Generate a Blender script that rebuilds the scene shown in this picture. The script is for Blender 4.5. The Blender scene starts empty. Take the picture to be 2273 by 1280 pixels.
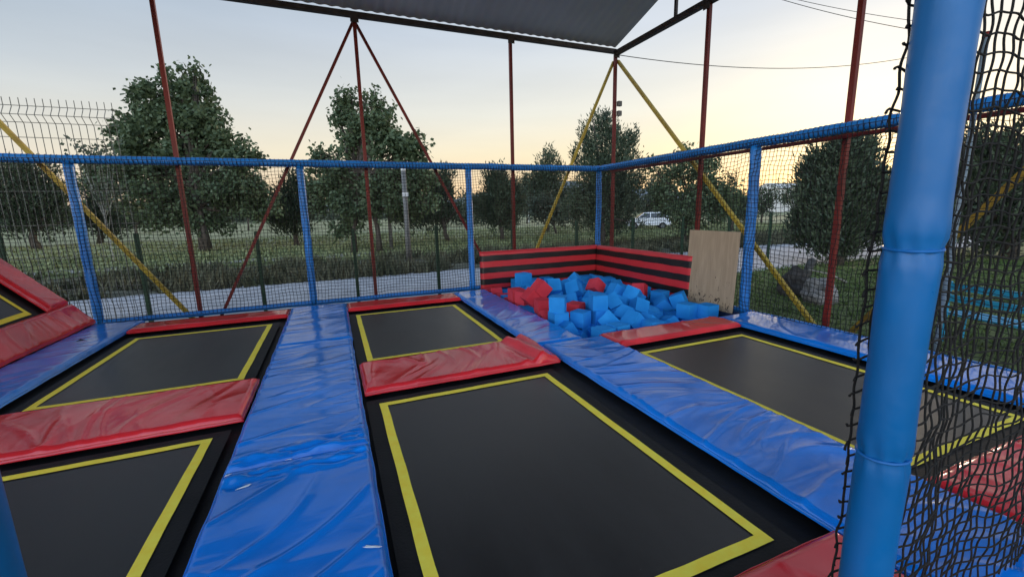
import bpy, math, random
import numpy as np
from mathutils import Matrix, Vector, noise, Quaternion
R = math.radians
random.seed(11); rng = np.random.default_rng(11)
scene = bpy.context.scene
col = scene.collection

# ------------------------------------------------------------------ camera
H = 1.6                                  # eye height above the trampoline deck (deck is z = 0)
YAW, PITCH, ROLL = R(22.3769), R(10.3943), R(-1.2481)
def cam_axes():
    cy, sy, cp, sp = math.cos(YAW), math.sin(YAW), math.cos(PITCH), math.sin(PITCH)
    w = np.array([sy*cp, cy*cp, -sp]); r = np.array([cy, -sy, 0.0]); u = np.cross(r, w)
    c, s = math.cos(ROLL), math.sin(ROLL)
    return c*r + s*u, -s*r + c*u, w
CR, CU, CW = cam_axes()
F = 953.96                               # focal length in pixels of a 2273 px wide frame
cam = bpy.data.cameras.new('camera'); camo = bpy.data.objects.new('camera', cam); col.objects.link(camo)
cam.sensor_width = 36; cam.sensor_fit = 'HORIZONTAL'; cam.lens = F/2273*36
cam.clip_start = 0.02; cam.clip_end = 5000
M = Matrix.Identity(4)
for i in range(3):
    M[i][0], M[i][1], M[i][2] = CR[i], CU[i], -CW[i]
M[0][3], M[1][3], M[2][3] = 0, 0, H
camo.matrix_world = M
scene.camera = camo

# ------------------------------------------------------------------ world, sun, exposure
SKY_GRAD, SKY_BACK_FILL = .315, 5.2
SUN_EL, SUN_AZ = R(7.0), R(62.0)         # azimuth from +Y towards +X
world = bpy.data.worlds.new('World'); scene.world = world; world.use_nodes = True
nt = world.node_tree; nt.nodes.clear()
sky = nt.nodes.new('ShaderNodeTexSky'); sky.sky_type = 'NISHITA'; sky.sun_disc = False
sky.sun_elevation = SUN_EL; sky.sun_rotation = SUN_AZ
sky.altitude = 900; sky.air_density = 1.0; sky.dust_density = 1.4; sky.ozone_density = 1.2
Lk = nt.links.new
def wn(typ, **kw):
    n = nt.nodes.new(typ)
    for k, v in kw.items(): setattr(n, k, v)
    return n
tc = wn('ShaderNodeTexCoord'); sp = wn('ShaderNodeSeparateXYZ'); Lk(tc.outputs['Generated'], sp.inputs[0])
def wramp(stops):
    r = wn('ShaderNodeValToRGB'); e = r.color_ramp.elements
    while len(e) < len(stops): e.new(.5)
    for i, (p, c) in enumerate(stops): e[i].position = p; e[i].color = (c[0], c[1], c[2], 1)
    Lk(sp.outputs[2], r.inputs[0]); return r
def lin(*c): return tuple(((x/255+.055)/1.055)**2.4 if x > 10 else x/255/12.92 for x in c)
# hazy evening air: pale towards the horizon, warmer on the side where the sun is
cool = wramp([(0, lin(224, 204, 186)), (.06, lin(240, 222, 200)), (.13, lin(230, 226, 216)), (.24, lin(194, 204, 214)), (.36, lin(160, 178, 197)), (.50, lin(138, 158, 183)), (1, lin(130, 152, 185))])
warm = wramp([(0, lin(232, 182, 146)), (.06, lin(246, 208, 164)), (.12, lin(249, 228, 188)), (.20, lin(238, 232, 216)), (.34, lin(212, 218, 226)), (1, lin(165, 180, 202))])
# faint unevenness of thin high cloud
mpn = wn('ShaderNodeMapping'); mpn.inputs['Scale'].default_value = (1.2, 1.2, 7); Lk(tc.outputs['Generated'], mpn.inputs[0])
cn = wn('ShaderNodeTexNoise'); cn.inputs['Scale'].default_value = 1.8; cn.inputs['Detail'].default_value = 6; Lk(mpn.outputs[0], cn.inputs['Vector'])
cm = wn('ShaderNodeMapRange'); cm.inputs[1].default_value = .3; cm.inputs[2].default_value = .7; cm.inputs[3].default_value = .94; cm.inputs[4].default_value = 1.05; Lk(cn.outputs[0], cm.inputs[0])
dt = wn('ShaderNodeVectorMath', operation='DOT_PRODUCT'); Lk(tc.outputs['Generated'], dt.inputs[0]); dt.inputs[1].default_value = (math.sin(R(48)), math.cos(R(48)), 0)
mr = wn('ShaderNodeMapRange'); mr.inputs[1].default_value = .1; mr.inputs[2].default_value = .95; Lk(dt.outputs['Value'], mr.inputs[0])
mg = wn('ShaderNodeMix', data_type='RGBA'); Lk(mr.outputs[0], mg.inputs[0]); Lk(cool.outputs[0], mg.inputs[6]); Lk(warm.outputs[0], mg.inputs[7])
# added fill light: sky behind the viewpoint made brighter to lift pads and roof
mb_ = wn('ShaderNodeMapRange'); mb_.inputs[1].default_value = .0; mb_.inputs[2].default_value = -.8; mb_.inputs[3].default_value = 1.0; mb_.inputs[4].default_value = SKY_BACK_FILL; Lk(dt.outputs['Value'], mb_.inputs[0])
sc_ = wn('ShaderNodeVectorMath', operation='SCALE'); Lk(mg.outputs[2], sc_.inputs[0]); mm_ = wn('ShaderNodeMath', operation='MULTIPLY'); Lk(mb_.outputs[0], mm_.inputs[0]); Lk(cm.outputs[0], mm_.inputs[1]); Lk(mm_.outputs[0], sc_.inputs['Scale'])
bg = wn('ShaderNodeBackground'); bg.inputs['Strength'].default_value = SKY_GRAD
Lk(sc_.outputs[0], bg.inputs[0])
bg2 = wn('ShaderNodeBackground'); bg2.inputs['Strength'].default_value = 0.012; Lk(sky.outputs[0], bg2.inputs[0])
ad_ = wn('ShaderNodeAddShader'); Lk(bg.outputs[0], ad_.inputs[0]); Lk(bg2.outputs[0], ad_.inputs[1])
wo = wn('ShaderNodeOutputWorld'); Lk(ad_.outputs[0], wo.inputs[0])
sl = bpy.data.lights.new('sun', 'SUN'); sl.energy = 0.6; sl.angle = R(4); sl.color = (1.0, .80, .58)
so = bpy.data.objects.new('sun', sl); col.objects.link(so)
sd = Vector((math.sin(SUN_AZ)*math.cos(SUN_EL), math.cos(SUN_AZ)*math.cos(SUN_EL), math.sin(SUN_EL)))
so.rotation_euler = sd.to_track_quat('Z', 'Y').to_euler(); so.location = (30, 20, 20)
scene.view_settings.view_transform = 'Standard'; scene.view_settings.look = 'None'
scene.view_settings.gamma = 1; scene.view_settings.exposure = 1.54

# ------------------------------------------------------------------ helpers
def ray(px, py):
    return (px-1136.5)/F*CR - (py-640)/F*CU + CW
GZ = -0.6                                # ground level outside the court
def on_ground(px, py, z=GZ):
    d = ray(px, py); t = (z-H)/d[2]; return np.array([d[0]*t, d[1]*t, z])
def at_depth(px, py, D):
    return ray(px, py)*D + np.array([0, 0, H])
def depth_of(p):
    return float(np.dot(np.array(p)-np.array([0, 0, H]), CW))
def smooth(me):
    me.polygons.foreach_set('use_smooth', [True]*len(me.polygons))
def tag(o, label=None, cat=None, group=None, kind=None):
    if label: o['label'] = label
    if cat: o['category'] = cat
    if group: o['group'] = group
    if kind: o['kind'] = kind
    return o
def mesh_obj(name, verts, faces, mat, parent=None, sm=False):
    me = bpy.data.meshes.new(name); me.from_pydata([tuple(v) for v in verts], [], [tuple(f) for f in faces]); me.update()
    if mat: me.materials.append(mat)
    if sm: smooth(me)
    o = bpy.data.objects.new(name, me); col.objects.link(o)
    if parent: o.parent = parent
    return o
def thing(name, label, cat, group=None, loc=(0, 0, 0)):
    o = bpy.data.objects.new(name, None); col.objects.link(o); o.location = loc; o.empty_display_size = .2
    return tag(o, label, cat, group)
class MB:
    def __init__(s): s.v = []; s.f = []
    def add(s, vs, fs):
        n = len(s.v); s.v += [tuple(map(float, v)) for v in vs]; s.f += [tuple(i+n for i in f) for f in fs]; return s
    def box(s, x0, x1, y0, y1, z0, z1):
        return s.add([(x, y, z) for z in (z0, z1) for y in (y0, y1) for x in (x0, x1)],
                     [(0, 2, 3, 1), (4, 5, 7, 6), (0, 1, 5, 4), (2, 6, 7, 3), (0, 4, 6, 2), (1, 3, 7, 5)])
    def tube(s, pts, r, n=8, cap=True, squash=None):
        pts = [np.array(p, float) for p in pts]; rs = r if hasattr(r, '__len__') else [r]*len(pts)
        vs = []; up = None
        for i, p in enumerate(pts):
            t = pts[min(i+1, len(pts)-1)] - pts[max(i-1, 0)]; t = t/(np.linalg.norm(t)+1e-9)
            a = np.array([0, 0, 1.0]) if abs(t[2]) < .9 else np.array([0, 1.0, 0])
            if up is not None: a = up
            b = np.cross(t, a); b /= np.linalg.norm(b)+1e-9; c = np.cross(b, t); up = c
            off = math.pi/4 if n == 4 else 0
            for k in range(n):
                th = 2*math.pi*k/n+off; vs.append(p + rs[i]*(math.cos(th)*b + math.sin(th)*c))
        fs = []
        for i in range(len(pts)-1):
            for k in range(n):
                fs.append((i*n+k, i*n+(k+1) % n, (i+1)*n+(k+1) % n, (i+1)*n+k))
        if cap: fs.append(tuple(range(n))[::-1]); fs.append(tuple((len(pts)-1)*n+k for k in range(n)))
        return s.add(vs, fs)
    def build(s, name, mat, parent=None, sm=False, bevel=0):
        o = mesh_obj(name, s.v, s.f, mat, parent, sm)
        if bevel:
            m = o.modifiers.new('bevel', 'BEVEL'); m.width = bevel; m.segments = 2; m.limit_method = 'ANGLE'
        return o

# ------------------------------------------------------------------ materials
def newmat(name):
    m = bpy.data.materials.new(name); m.use_nodes = True; t = m.node_tree; b = t.nodes['Principled BSDF']
    return m, t, b
def N(t, typ, **kw):
    n = t.nodes.new(typ)
    for k, v in kw.items():
        if k in n.inputs: n.inputs[k].default_value = v
        else: setattr(n, k, v)
    return n
def ramp(t, stops):
    r = t.nodes.new('ShaderNodeValToRGB'); e = r.color_ramp.elements
    while len(e) < len(stops): e.new(.5)
    for i, (p, c) in enumerate(stops): e[i].position = p; e[i].color = (c[0], c[1], c[2], 1)
    return r
def coords(t, scale=(1, 1, 1), rotz=0, kind='Object'):
    tc = t.nodes.new('ShaderNodeTexCoord'); mp = t.nodes.new('ShaderNodeMapping')
    mp.inputs['Scale'].default_value = scale; mp.inputs['Rotation'].default_value = (0, 0, rotz)
    t.links.new(tc.outputs[kind], mp.inputs[0]); return mp.outputs[0]
def noisy(name, c1, c2, scale=5, rough=.8, bump=0, bscale=40, detail=5, spec=.3, metallic=0, stretch=(1, 1, 1), bdist=.01, lo=.3, hi=.7):
    m, t, b = newmat(name); L = t.links.new
    co = coords(t, stretch)
    n = N(t, 'ShaderNodeTexNoise', Scale=scale, Detail=detail); L(co, n.inputs['Vector'])
    r = ramp(t, [(lo, c1), (hi, c2)]); L(n.outputs[0], r.inputs[0]); L(r.outputs[0], b.inputs['Base Color'])
    b.inputs['Roughness'].default_value = rough; b.inputs['Specular IOR Level'].default_value = spec; b.inputs['Metallic'].default_value = metallic
    if bump:
        n2 = N(t, 'ShaderNodeTexNoise', Scale=bscale, Detail=4); L(co, n2.inputs['Vector'])
        bp = N(t, 'ShaderNodeBump', Strength=bump, Distance=bdist); L(n2.outputs[0], bp.inputs['Height']); L(bp.outputs[0], b.inputs['Normal'])
    return m
def vinyl(name, c, rough=.24, wr=.35, var=.12, spec=.6):
    m, t, b = newmat(name); L = t.links.new
    co = coords(t)
    n = N(t, 'ShaderNodeTexNoise', Scale=1.7, Detail=6); L(co, n.inputs['Vector'])
    dk = tuple(x*(1-var*2) for x in c); lt = tuple(min(1, x*(1+var)) for x in c)
    r = ramp(t, [(.3, dk), (.7, lt)]); L(n.outputs[0], r.inputs[0]); L(r.outputs[0], b.inputs['Base Color'])
    # dust and scuffs change the gloss
    n3 = N(t, 'ShaderNodeTexNoise', Scale=9, Detail=7, Roughness=.7); L(co, n3.inputs['Vector'])
    mr = N(t, 'ShaderNodeMapRange'); mr.inputs[1].default_value = .3; mr.inputs[2].default_value = .75
    mr.inputs[3].default_value = rough*.75; mr.inputs[4].default_value = rough*1.6; L(n3.outputs[0], mr.inputs[0]); L(mr.outputs[0], b.inputs['Roughness'])
    co2 = coords(t, (1, 2.2, 1), .5)
    w = N(t, 'ShaderNodeTexNoise', Scale=3.2, Detail=3, Distortion=1.0); L(co2, w.inputs['Vector'])
    w2 = N(t, 'ShaderNodeTexNoise', Scale=13, Detail=2, Distortion=1.5); L(co2, w2.inputs['Vector'])
    ad = N(t, 'ShaderNodeMath', operation='MULTIPLY_ADD'); ad.inputs[1].default_value = .12; L(w2.outputs[0], ad.inputs[0]); L(w.outputs[0], ad.inputs[2])
    bp = N(t, 'ShaderNodeBump', Strength=wr, Distance=.02); L(ad.outputs[0], bp.inputs['Height']); L(bp.outputs[0], b.inputs['Normal'])
    b.inputs['Specular IOR Level'].default_value = spec
    return m
BLUE = vinyl('blue_vinyl', (.003, .20, .74), rough=.13, wr=.07)
RED = vinyl('red_vinyl', (.72, .025, .035), rough=.14, wr=.07)
BLUE_S = vinyl('blue_sleeve', (.0006, .125, .37), rough=.36, wr=.10, var=.08, spec=.4)
BLUE_T = vinyl('blue_tube', (.008, .20, .66), rough=.4, wr=.12, var=.08)
BLACKV = noisy('black_cloth', (.006, .006, .007), (.013, .013, .014), 3, .6, .2, 60, spec=.2)
def mat_fabric():
    m, t, b = newmat('jumping_mat_fabric'); L = t.links.new
    co = coords(t)
    n = N(t, 'ShaderNodeTexNoise', Scale=1.3, Detail=8, Roughness=.7); L(coords(t, (2.2, .6, 1), .25), n.inputs['Vector'])
    r = ramp(t, [(.32, (.004, .004, .005)), (.72, (.019, .0185, .019))]); L(n.outputs[0], r.inputs[0])
    n2 = N(t, 'ShaderNodeTexNoise', Scale=160, Detail=2); L(co, n2.inputs['Vector'])
    r2 = ramp(t, [(.745, (0, 0, 0)), (.79, (1, 1, 1))]); L(n2.outputs[0], r2.inputs[0])
    mx = N(t, 'ShaderNodeMix', data_type='RGBA'); L(r2.outputs[0], mx.inputs[0]); L(r.outputs[0], mx.inputs[6]); mx.inputs[7].default_value = (.09, .085, .08, 1)
    L(mx.outputs[2], b.inputs['Base Color'])
    mr = N(t, 'ShaderNodeMapRange'); mr.inputs[3].default_value = .26; mr.inputs[4].default_value = .46; L(n.outputs[0], mr.inputs[0]); L(mr.outputs[0], b.inputs['Roughness'])
    wv = N(t, 'ShaderNodeTexNoise', Scale=420, Detail=1); L(co, wv.inputs['Vector'])
    bp = N(t, 'ShaderNodeBump', Strength=.25, Distance=.002); L(wv.outputs[0], bp.inputs['Height']); L(bp.outputs[0], b.inputs['Normal'])
    b.inputs['Specular IOR Level'].default_value = .5
    return m
MATF = mat_fabric()
YEL = noisy('yellow_webbing', (1.0, .74, .06), (1.0, .84, .10), 14, .75, .3, 260, bdist=.002)
FOAM_B = noisy('blue_foam', (.016, .24, .68), (.035, .33, .84), 3, .95, .25, 90, bdist=.004, spec=.1)
FOAM_R = noisy('red_foam', (.62, .04, .06), (.72, .07, .10), 3, .95, .25, 90, bdist=.004, spec=.1)
REDP = noisy('red_paint', (.11, .012, .010), (.22, .022, .017), 4, .45, .25, 30, stretch=(1, 1, .3))
YELD = noisy('shaded_yellow_paint', (.14, .085, .01), (.30, .19, .02), 5, .6, .2, 30)  # yellow paint darkened for the shade over the far right brace
YELP = noisy('yellow_paint', (.30, .20, .02), (.50, .37, .04), 5, .45, .2, 30)
STEEL = noisy('dark_primer_steel', (.045, .035, .033), (.09, .07, .065), 5, .55, .2, 40)
SHEET = noisy('galvanised_sheet', (.50, .51, .50), (.62, .62, .61), .8, .6, .1, 20)
GREENP = noisy('green_post_paint', (.008, .03, .016), (.02, .055, .03), 6, .5, .1, 40)
WIRE = noisy('grey_wire', (.10, .11, .10), (.18, .18, .17), 9, .5)
ROPE = noisy('black_twine', (.006, .006, .006), (.02, .02, .019), 200, .85, .6, 900, bdist=.001)
NETM = noisy('net_cord', (.008, .008, .009), (.02, .02, .02), 30, .8)
TIE = noisy('blue_tie_plastic', (.003, .10, .34), (.004, .13, .40), 5, .45)
def plywood():
    m, t, b = newmat('plywood'); L = t.links.new
    co = coords(t, (1, 9, 1.0), 0)
    n = N(t, 'ShaderNodeTexNoise', Scale=2.2, Detail=8, Distortion=.8); L(co, n.inputs['Vector'])
    r = ramp(t, [(.25, (.33, .245, .16)), (.75, (.46, .35, .235))]); L(n.outputs[0], r.inputs[0])
    co2 = coords(t, (1, 1.6, .8), 0)
    n2 = N(t, 'ShaderNodeTexNoise', Scale=11, Detail=6, Distortion=1.5); L(co2, n2.inputs['Vector'])
    # scuffs gather in the lower half
    sp = N(t, 'ShaderNodeSeparateXYZ'); tc = N(t, 'ShaderNodeTexCoord'); L(tc.outputs['Object'], sp.inputs[0])
    mr = N(t, 'ShaderNodeMapRange'); mr.inputs[1].default_value = 0; mr.inputs[2].default_value = 1.0; mr.inputs[3].default_value = .07; mr.inputs[4].default_value = -.16
    L(sp.outputs[2], mr.inputs[0])
    ad = N(t, 'ShaderNodeMath', operation='ADD'); L(n2.outputs[0], ad.inputs[0]); L(mr.outputs[0], ad.inputs[1])
    r2 = ramp(t, [(.63, (0, 0, 0)), (.68, (1, 1, 1))]); L(ad.outputs[0], r2.inputs[0])
    mx = N(t, 'ShaderNodeMix', data_type='RGBA'); L(r2.outputs[0], mx.inputs[0]); L(r.outputs[0], mx.inputs[6]); mx.inputs[7].default_value = (.07, .045, .03, 1)
    L(mx.outputs[2], b.inputs['Base Color']); b.inputs['Roughness'].default_value = .7
    return m
PLY = plywood()
def striped():
    m, t, b = newmat('striped_pad_vinyl'); L = t.links.new
    tc = N(t, 'ShaderNodeTexCoord'); sp = N(t, 'ShaderNodeSeparateXYZ'); L(tc.outputs['Object'], sp.inputs[0])
    n = N(t, 'ShaderNodeTexNoise', Scale=3.0, Detail=2); L(tc.outputs['Object'], n.inputs['Vector'])
    a = N(t, 'ShaderNodeMath', operation='MULTIPLY_ADD'); a.inputs[1].default_value = .02; L(n.outputs[0], a.inputs[0]); L(sp.outputs[2], a.inputs[2])
    # seven bands of 0.121 m, red at the bottom and at the top
    d = N(t, 'ShaderNodeMath', operation='MULTIPLY_ADD'); d.inputs[1].default_value = 1/.242; d.inputs[2].default_value = (.04)/.242+10; L(a.outputs[0], d.inputs[0])
    f = N(t, 'ShaderNodeMath', operation='FRACT'); L(d.outputs[0], f.inputs[0])
    g = N(t, 'ShaderNodeMath', operation='GREATER_THAN'); g.inputs[1].default_value = .5; L(f.outputs[0], g.inputs[0])
    mx = N(t, 'ShaderNodeMix', data_type='RGBA'); L(g.outputs[0], mx.inputs[0]); mx.inputs[6].default_value = (.60, .03, .04, 1); mx.inputs[7].default_value = (.010, .010, .010, 1)
    L(mx.outputs[2], b.inputs['Base Color']); b.inputs['Roughness'].default_value = .4
    w = N(t, 'ShaderNodeTexNoise', Scale=8, Detail=5, Distortion=1); L(tc.outputs['Object'], w.inputs['Vector'])
    bp = N(t, 'ShaderNodeBump', Strength=.25, Distance=.02); L(w.outputs[0], bp.inputs['Height']); L(bp.outputs[0], b.inputs['Normal'])
    return m
STRIPE = striped()
# ------------------------------------------------------------------ ground, roads
GRASS = noisy('grass_ground', (.045, .07, .018), (.14, .16, .06), 1.1, .95, .6, 14, detail=9, bdist=.05)
GRASS_L = noisy('dry_grass_ground', (.16, .18, .08), (.30, .30, .18), .35, .95, .4, 6, detail=8, bdist=.05)
DIRT = noisy('verge_earth', (.05, .052, .032), (.13, .125, .085), 1.3, .95, .6, 10, detail=8, bdist=.05)
GRAVEL = noisy('gravel', (.30, .30, .31), (.44, .44, .45), 2.2, .95, .5, 45, detail=9, bdist=.02)
def sheet(name, pts, z, m):
    o = mesh_obj(name, [(x, y, z) for x, y in pts], [tuple(range(len(pts)))], m); tag(o, kind='structure'); return o
n_ = 48
sheet('ground', [(1500*math.cos(2*math.pi*k/n_), 1500*math.sin(2*math.pi*k/n_)) for k in range(n_)], GZ, GRASS)
def wavy(y, amp, seed, x0=-90, x1=120, n=120, slope=.03):
    return [(x0+(x1-x0)*i/n, y+slope*(x0+(x1-x0)*i/n)+amp*noise.noise(Vector((i*.35, seed, 0)))) for i in range(n+1)]
def band(name, ya, yb, z, m, amp=.5, s=1, slope=.03, **k):
    a = wavy(ya, amp, s, slope=slope, **k); b = wavy(yb, amp, s+9, slope=slope, **k); n = len(a)
    o = mesh_obj(name, [(x, y, z) for x, y in a+b], [(i, i+1, n+i+1, n+i) for i in range(n-1)], m); tag(o, kind='structure'); return o
band('road', 9.6, 15.6, GZ+.004, GRAVEL, .35, 3)
band('verge', 15.6, 21.5, GZ+.008, DIRT, .6, 12)
band('path', 23.5, 25.2, GZ+.012, noisy('pale_earth', (.16, .16, .13), (.30, .29, .25), 1.5, .95, .4, 10), .5, 20, x1=2)
band('meadow', 34, 400, GZ+.004, GRASS_L, 3, 30, slope=0, x0=-600, x1=700)
# distant hills
hv = []; n = 160
for ring, (Rr, hh) in enumerate(((900, 0), (1000, 1), (1300, .9))):
    for i in range(n+1):
        a = R(-110)+R(240)*i/n
        h = GZ-2+hh*(26+34*noise.noise(Vector((i*.05, 3, 0)))+10*noise.noise(Vector((i*.21, 8, 0)))+(22 if .52 < i/n < .66 else 0)*math.sin((i/n-.52)/.14*math.pi))
        hv.append((Rr*math.sin(a), Rr*math.cos(a), h))
hf = [(r*(n+1)+i, r*(n+1)+i+1, (r+1)*(n+1)+i+1, (r+1)*(n+1)+i) for r in range(2) for i in range(n)]
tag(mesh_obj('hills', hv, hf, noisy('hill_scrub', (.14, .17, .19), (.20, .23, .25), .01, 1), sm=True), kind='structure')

# ------------------------------------------------------------------ blades: weeds and grass tufts
def blades(name, label, cat, n, fpos, hmin, hmax, w, m, lean=.35):
    P = np.array([fpos() for _ in range(n)]); h = rng.uniform(hmin, hmax, n)
    a = rng.uniform(0, 2*np.pi, n); l = rng.normal(0, lean, (n, 2))*h[:, None]
    dx = np.cos(a)*w*.5*(.5+h/hmax); dy = np.sin(a)*w*.5*(.5+h/hmax)
    v = np.zeros((n, 3, 3)); v[:, 0] = P; v[:, 1] = P; v[:, 2] = P
    v[:, 0, 0] -= dx; v[:, 0, 1] -= dy; v[:, 1, 0] += dx; v[:, 1, 1] += dy
    v[:, 2, 0] += l[:, 0]; v[:, 2, 1] += l[:, 1]; v[:, 2, 2] += h
    me = bpy.data.meshes.new(name); me.from_pydata(v.reshape(-1, 3).tolist(), [], np.arange(3*n).reshape(-1, 3).tolist()); me.materials.append(m)
    o = bpy.data.objects.new(name, me); col.objects.link(o); tag(o, label, cat, kind='stuff'); return o
WEED = noisy('weed_leaf', (.035, .045, .022), (.14, .135, .085), .9, .9, detail=6)
GBL2 = noisy('pale_grass_blade', (.12, .15, .06), (.27, .29, .15), .6, .9, detail=6)  # paler, less saturated blades for the meadow
GBL = noisy('grass_blade', (.035, .07, .015), (.12, .16, .05), .6, .9, detail=6)
def wpos():
    while True:
        x = random.uniform(-32, 34); y = 15.4+.03*x+random.random()**1.2*6.5
        if noise.noise(Vector((x*.5, y*.6, 2))) > -.25+.3*(y-15)/8: return (x, y, GZ)
blades('verge_weeds', 'tall dark scrubby weeds along the far edge of the gravel road', 'weeds', 26000, wpos, .10, .50, .08, WEED, .4)
def gpos():
    x = random.uniform(6.6, 24); y = random.uniform(-1, 9.8+.03*x)
    return (x, y, GZ)
blades('lawn_grass', 'short dark grass beside the court on the right', 'grass', 30000, gpos, .03, .12, .03, GBL, .5)
def mpos():
    x = random.uniform(-45, 45); y = 22+random.random()**1.3*26
    return (x, y, GZ)
blades('meadow_grass', 'bright green grass under the row of trees', 'grass', 34000, mpos, .06, .25, .10, GBL2, .5)

# ------------------------------------------------------------------ trees
def leafmat(name, c1, c2, tr=.25):
    m, t, b = newmat(name); L = t.links.new
    co = coords(t); n = N(t, 'ShaderNodeTexNoise', Scale=1.4, Detail=6); L(co, n.inputs['Vector'])
    r = ramp(t, [(.3, c1), (.7, c2)]); L(n.outputs[0], r.inputs[0]); L(r.outputs[0], b.inputs['Base Color'])
    b.inputs['Roughness'].default_value = .6; b.inputs['Specular IOR Level'].default_value = .3
    tl = t.nodes.new('ShaderNodeBsdfTranslucent'); L(r.outputs[0], tl.inputs[0])
    ms = t.nodes.new('ShaderNodeMixShader'); ms.inputs[0].default_value = tr
    out = t.nodes['Material Output']; L(b.outputs[0], ms.inputs[1]); L(tl.outputs[0], ms.inputs[2]); L(ms.outputs[0], out.inputs[0])
    return m
BROAD = leafmat('broad_leaf', (.055, .085, .042), (.12, .165, .085))
PINEM = leafmat('conifer_leaf', (.028, .046, .028), (.070, .098, .056), .12)
OLIVE = leafmat('grey_green_leaf', (.05, .07, .045), (.11, .13, .09))
BARK = noisy('bark', (.035, .028, .022), (.10, .085, .07), 8, .95, .8, 20, stretch=(1, 1, .3))
PALEB = noisy('pale_bark', (.16, .16, .145), (.32, .32, .29), 8, .9, .3, 20)

SC = .86
def crown(name, lobes, D, n, style, m, parent, leaf):
    """lobes: (px, py, rx, ry) outline ellipses seen at depth D -> real ellipsoids filled with leaf-sized faces"""
    L = []; lobes = list(lobes)
    for (px, py, rx, ry) in list(lobes):
        for _ in range(3 if style == 'broad' else 2):           # short shoots that break the outline
            a_ = random.uniform(-.35, math.pi+.35); s_ = random.uniform(.11, .24)*min(rx, ry)+3
            lobes.append((px+math.cos(a_)*rx*1.0, py-math.sin(a_)*ry*1.0, s_*(.8 if style == 'pine' else 1), s_*(1.8 if style == 'pine' else 1)))
    if style == 'pine': leaf *= .68; n = int(n*1.3)
    for (px, py, rx, ry) in lobes:
        c = at_depth(px, py, D*random.uniform(.985, 1.015)); k = D/F
        L.append((c, rx*k*SC, min(rx, ry)*k*.9*SC, ry*k*SC))
    vol = np.array([a*b*c_ for _, a, b, c_ in L])**.72; vol /= vol.sum()
    cnt = rng.multinomial(n, vol); V = []; S = []
    for (c, a, b, h), k in zip(L, cnt):
        nc = max(6, int(k/(60 if style == 'broad' else 26)))                                   # leaf clumps inside the lobe
        d = rng.normal(size=(nc, 3)); d /= np.linalg.norm(d, axis=1)[:, None]
        rr = rng.random(nc)**.42
        cc = d*rr[:, None]
        lump = 1+.16*np.array([noise.noise(Vector(tuple(x*2.1+c*.3))) for x in d])*2
        cc = cc*lump[:, None]*np.array([a, b, h])+c
        idx = rng.integers(0, nc, k); sp = .13*min(a, h)+leaf*.8
        if style == 'pine': off = rng.normal(size=(k, 3))*sp*np.array([.6, .6, 1.15])
        else: off = rng.normal(size=(k, 3))*(leaf*.95 if style == 'broad' else sp*.95)
        V.append(cc[idx]+off); S.append(idx)
    P = np.concatenate(V); k = len(P)
    az = rng.uniform(0, 2*np.pi, k)
    if style == 'pine':
        cen = P.mean(0); rad = P-cen; rad[:, 2] = 0; rad /= np.linalg.norm(rad, axis=1)[:, None]+1e-6
        ax = rad*.45+rng.normal(size=(k, 3))*.45; ax[:, 2] += .95; ax /= np.linalg.norm(ax, axis=1)[:, None]
        ln = leaf*rng.uniform(.8, 1.9, k); wd = leaf*rng.uniform(.12, .26, k)
    elif style == 'broad':
        ax = np.stack([np.cos(az), np.sin(az), rng.normal(-.75, .45, k)], 1); ax /= np.linalg.norm(ax, axis=1)[:, None]
        ln = leaf*rng.uniform(.7, 1.3, k); wd = leaf*rng.uniform(.30, .48, k)
    else:
        ax = rng.normal(size=(k, 3)); ax /= np.linalg.norm(ax, axis=1)[:, None]
        ln = leaf*rng.uniform(.7, 1.3, k); wd = leaf*rng.uniform(.22, .4, k)
    sd_ = np.cross(ax, rng.normal(size=(k, 3))); sd_ /= np.linalg.norm(sd_, axis=1)[:, None]
    a0 = P; a1 = P+ax*ln[:, None]*.42+sd_*wd[:, None]; a2 = P+ax*ln[:, None]; a3 = P+ax*ln[:, None]*.42-sd_*wd[:, None]
    v = np.stack([a0, a1, a2, a3], 1).reshape(-1, 3)
    v[:, 2] = np.maximum(v[:, 2], GZ+.15)
    me = bpy.data.meshes.new(name); me.from_pydata(v.tolist(), [], np.arange(4*k).reshape(-1, 4).tolist()); me.materials.append(m)
    o = bpy.data.objects.new(name, me); col.objects.link(o); o.parent = parent
    return o, L
def tree(name, label, cat, base, lobes, n, style, m, leaf, tr=.12, group=None, bark=None, trunks=None, D=None):
    b = on_ground(*base) if D is None else None
    if D is None: D = depth_of(b)
    else:
        b = at_depth(base[0], base[1], D); b[2] = GZ
    t = thing(name, label, cat, group, loc=tuple(b)); inv = -np.array(b)
    o, L = crown('crown', lobes, D, n, style, m, None, leaf)
    o.parent = t; o.location = tuple(inv)
    cen = np.mean([l[0] for l in L], 0); zt_ = sorted(l[0][2] for l in L); top = GZ+(zt_[-1]-GZ)*.72
    for q, (bx, by) in enumerate(trunks or [base]):
        g = at_depth(bx, by, D); g[2] = GZ-.05
        mb = MB(); pts = []; k = 7
        for i in range(k):
            f = i/(k-1); p = g+(np.array([cen[0], cen[1], top])-g)*np.array([f**1.3*.8, f**1.3*.8, f])
            p[:2] += rng.normal(0, tr*.35, 2)*(i > 0); pts.append(p-b)
        mb.tube(pts, [tr*(1.25 if i == 0 else 1-.12*i) for i in range(k)], 8)
        for (c, a, bb, h) in L:
            s_ = pts[random.choice((2, 3, 4))]; e = np.array(c)-b+rng.normal(0, .15, 3)*a
            if e[2] > s_[2]-.5: mb.tube([s_, (s_+e)/2+rng.normal(0, .06, 3)*a, e], [tr*.5, tr*.35, tr*.1], 6)
        mb.build('trunk', bark or BARK, t, sm=True)
    return t
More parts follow.
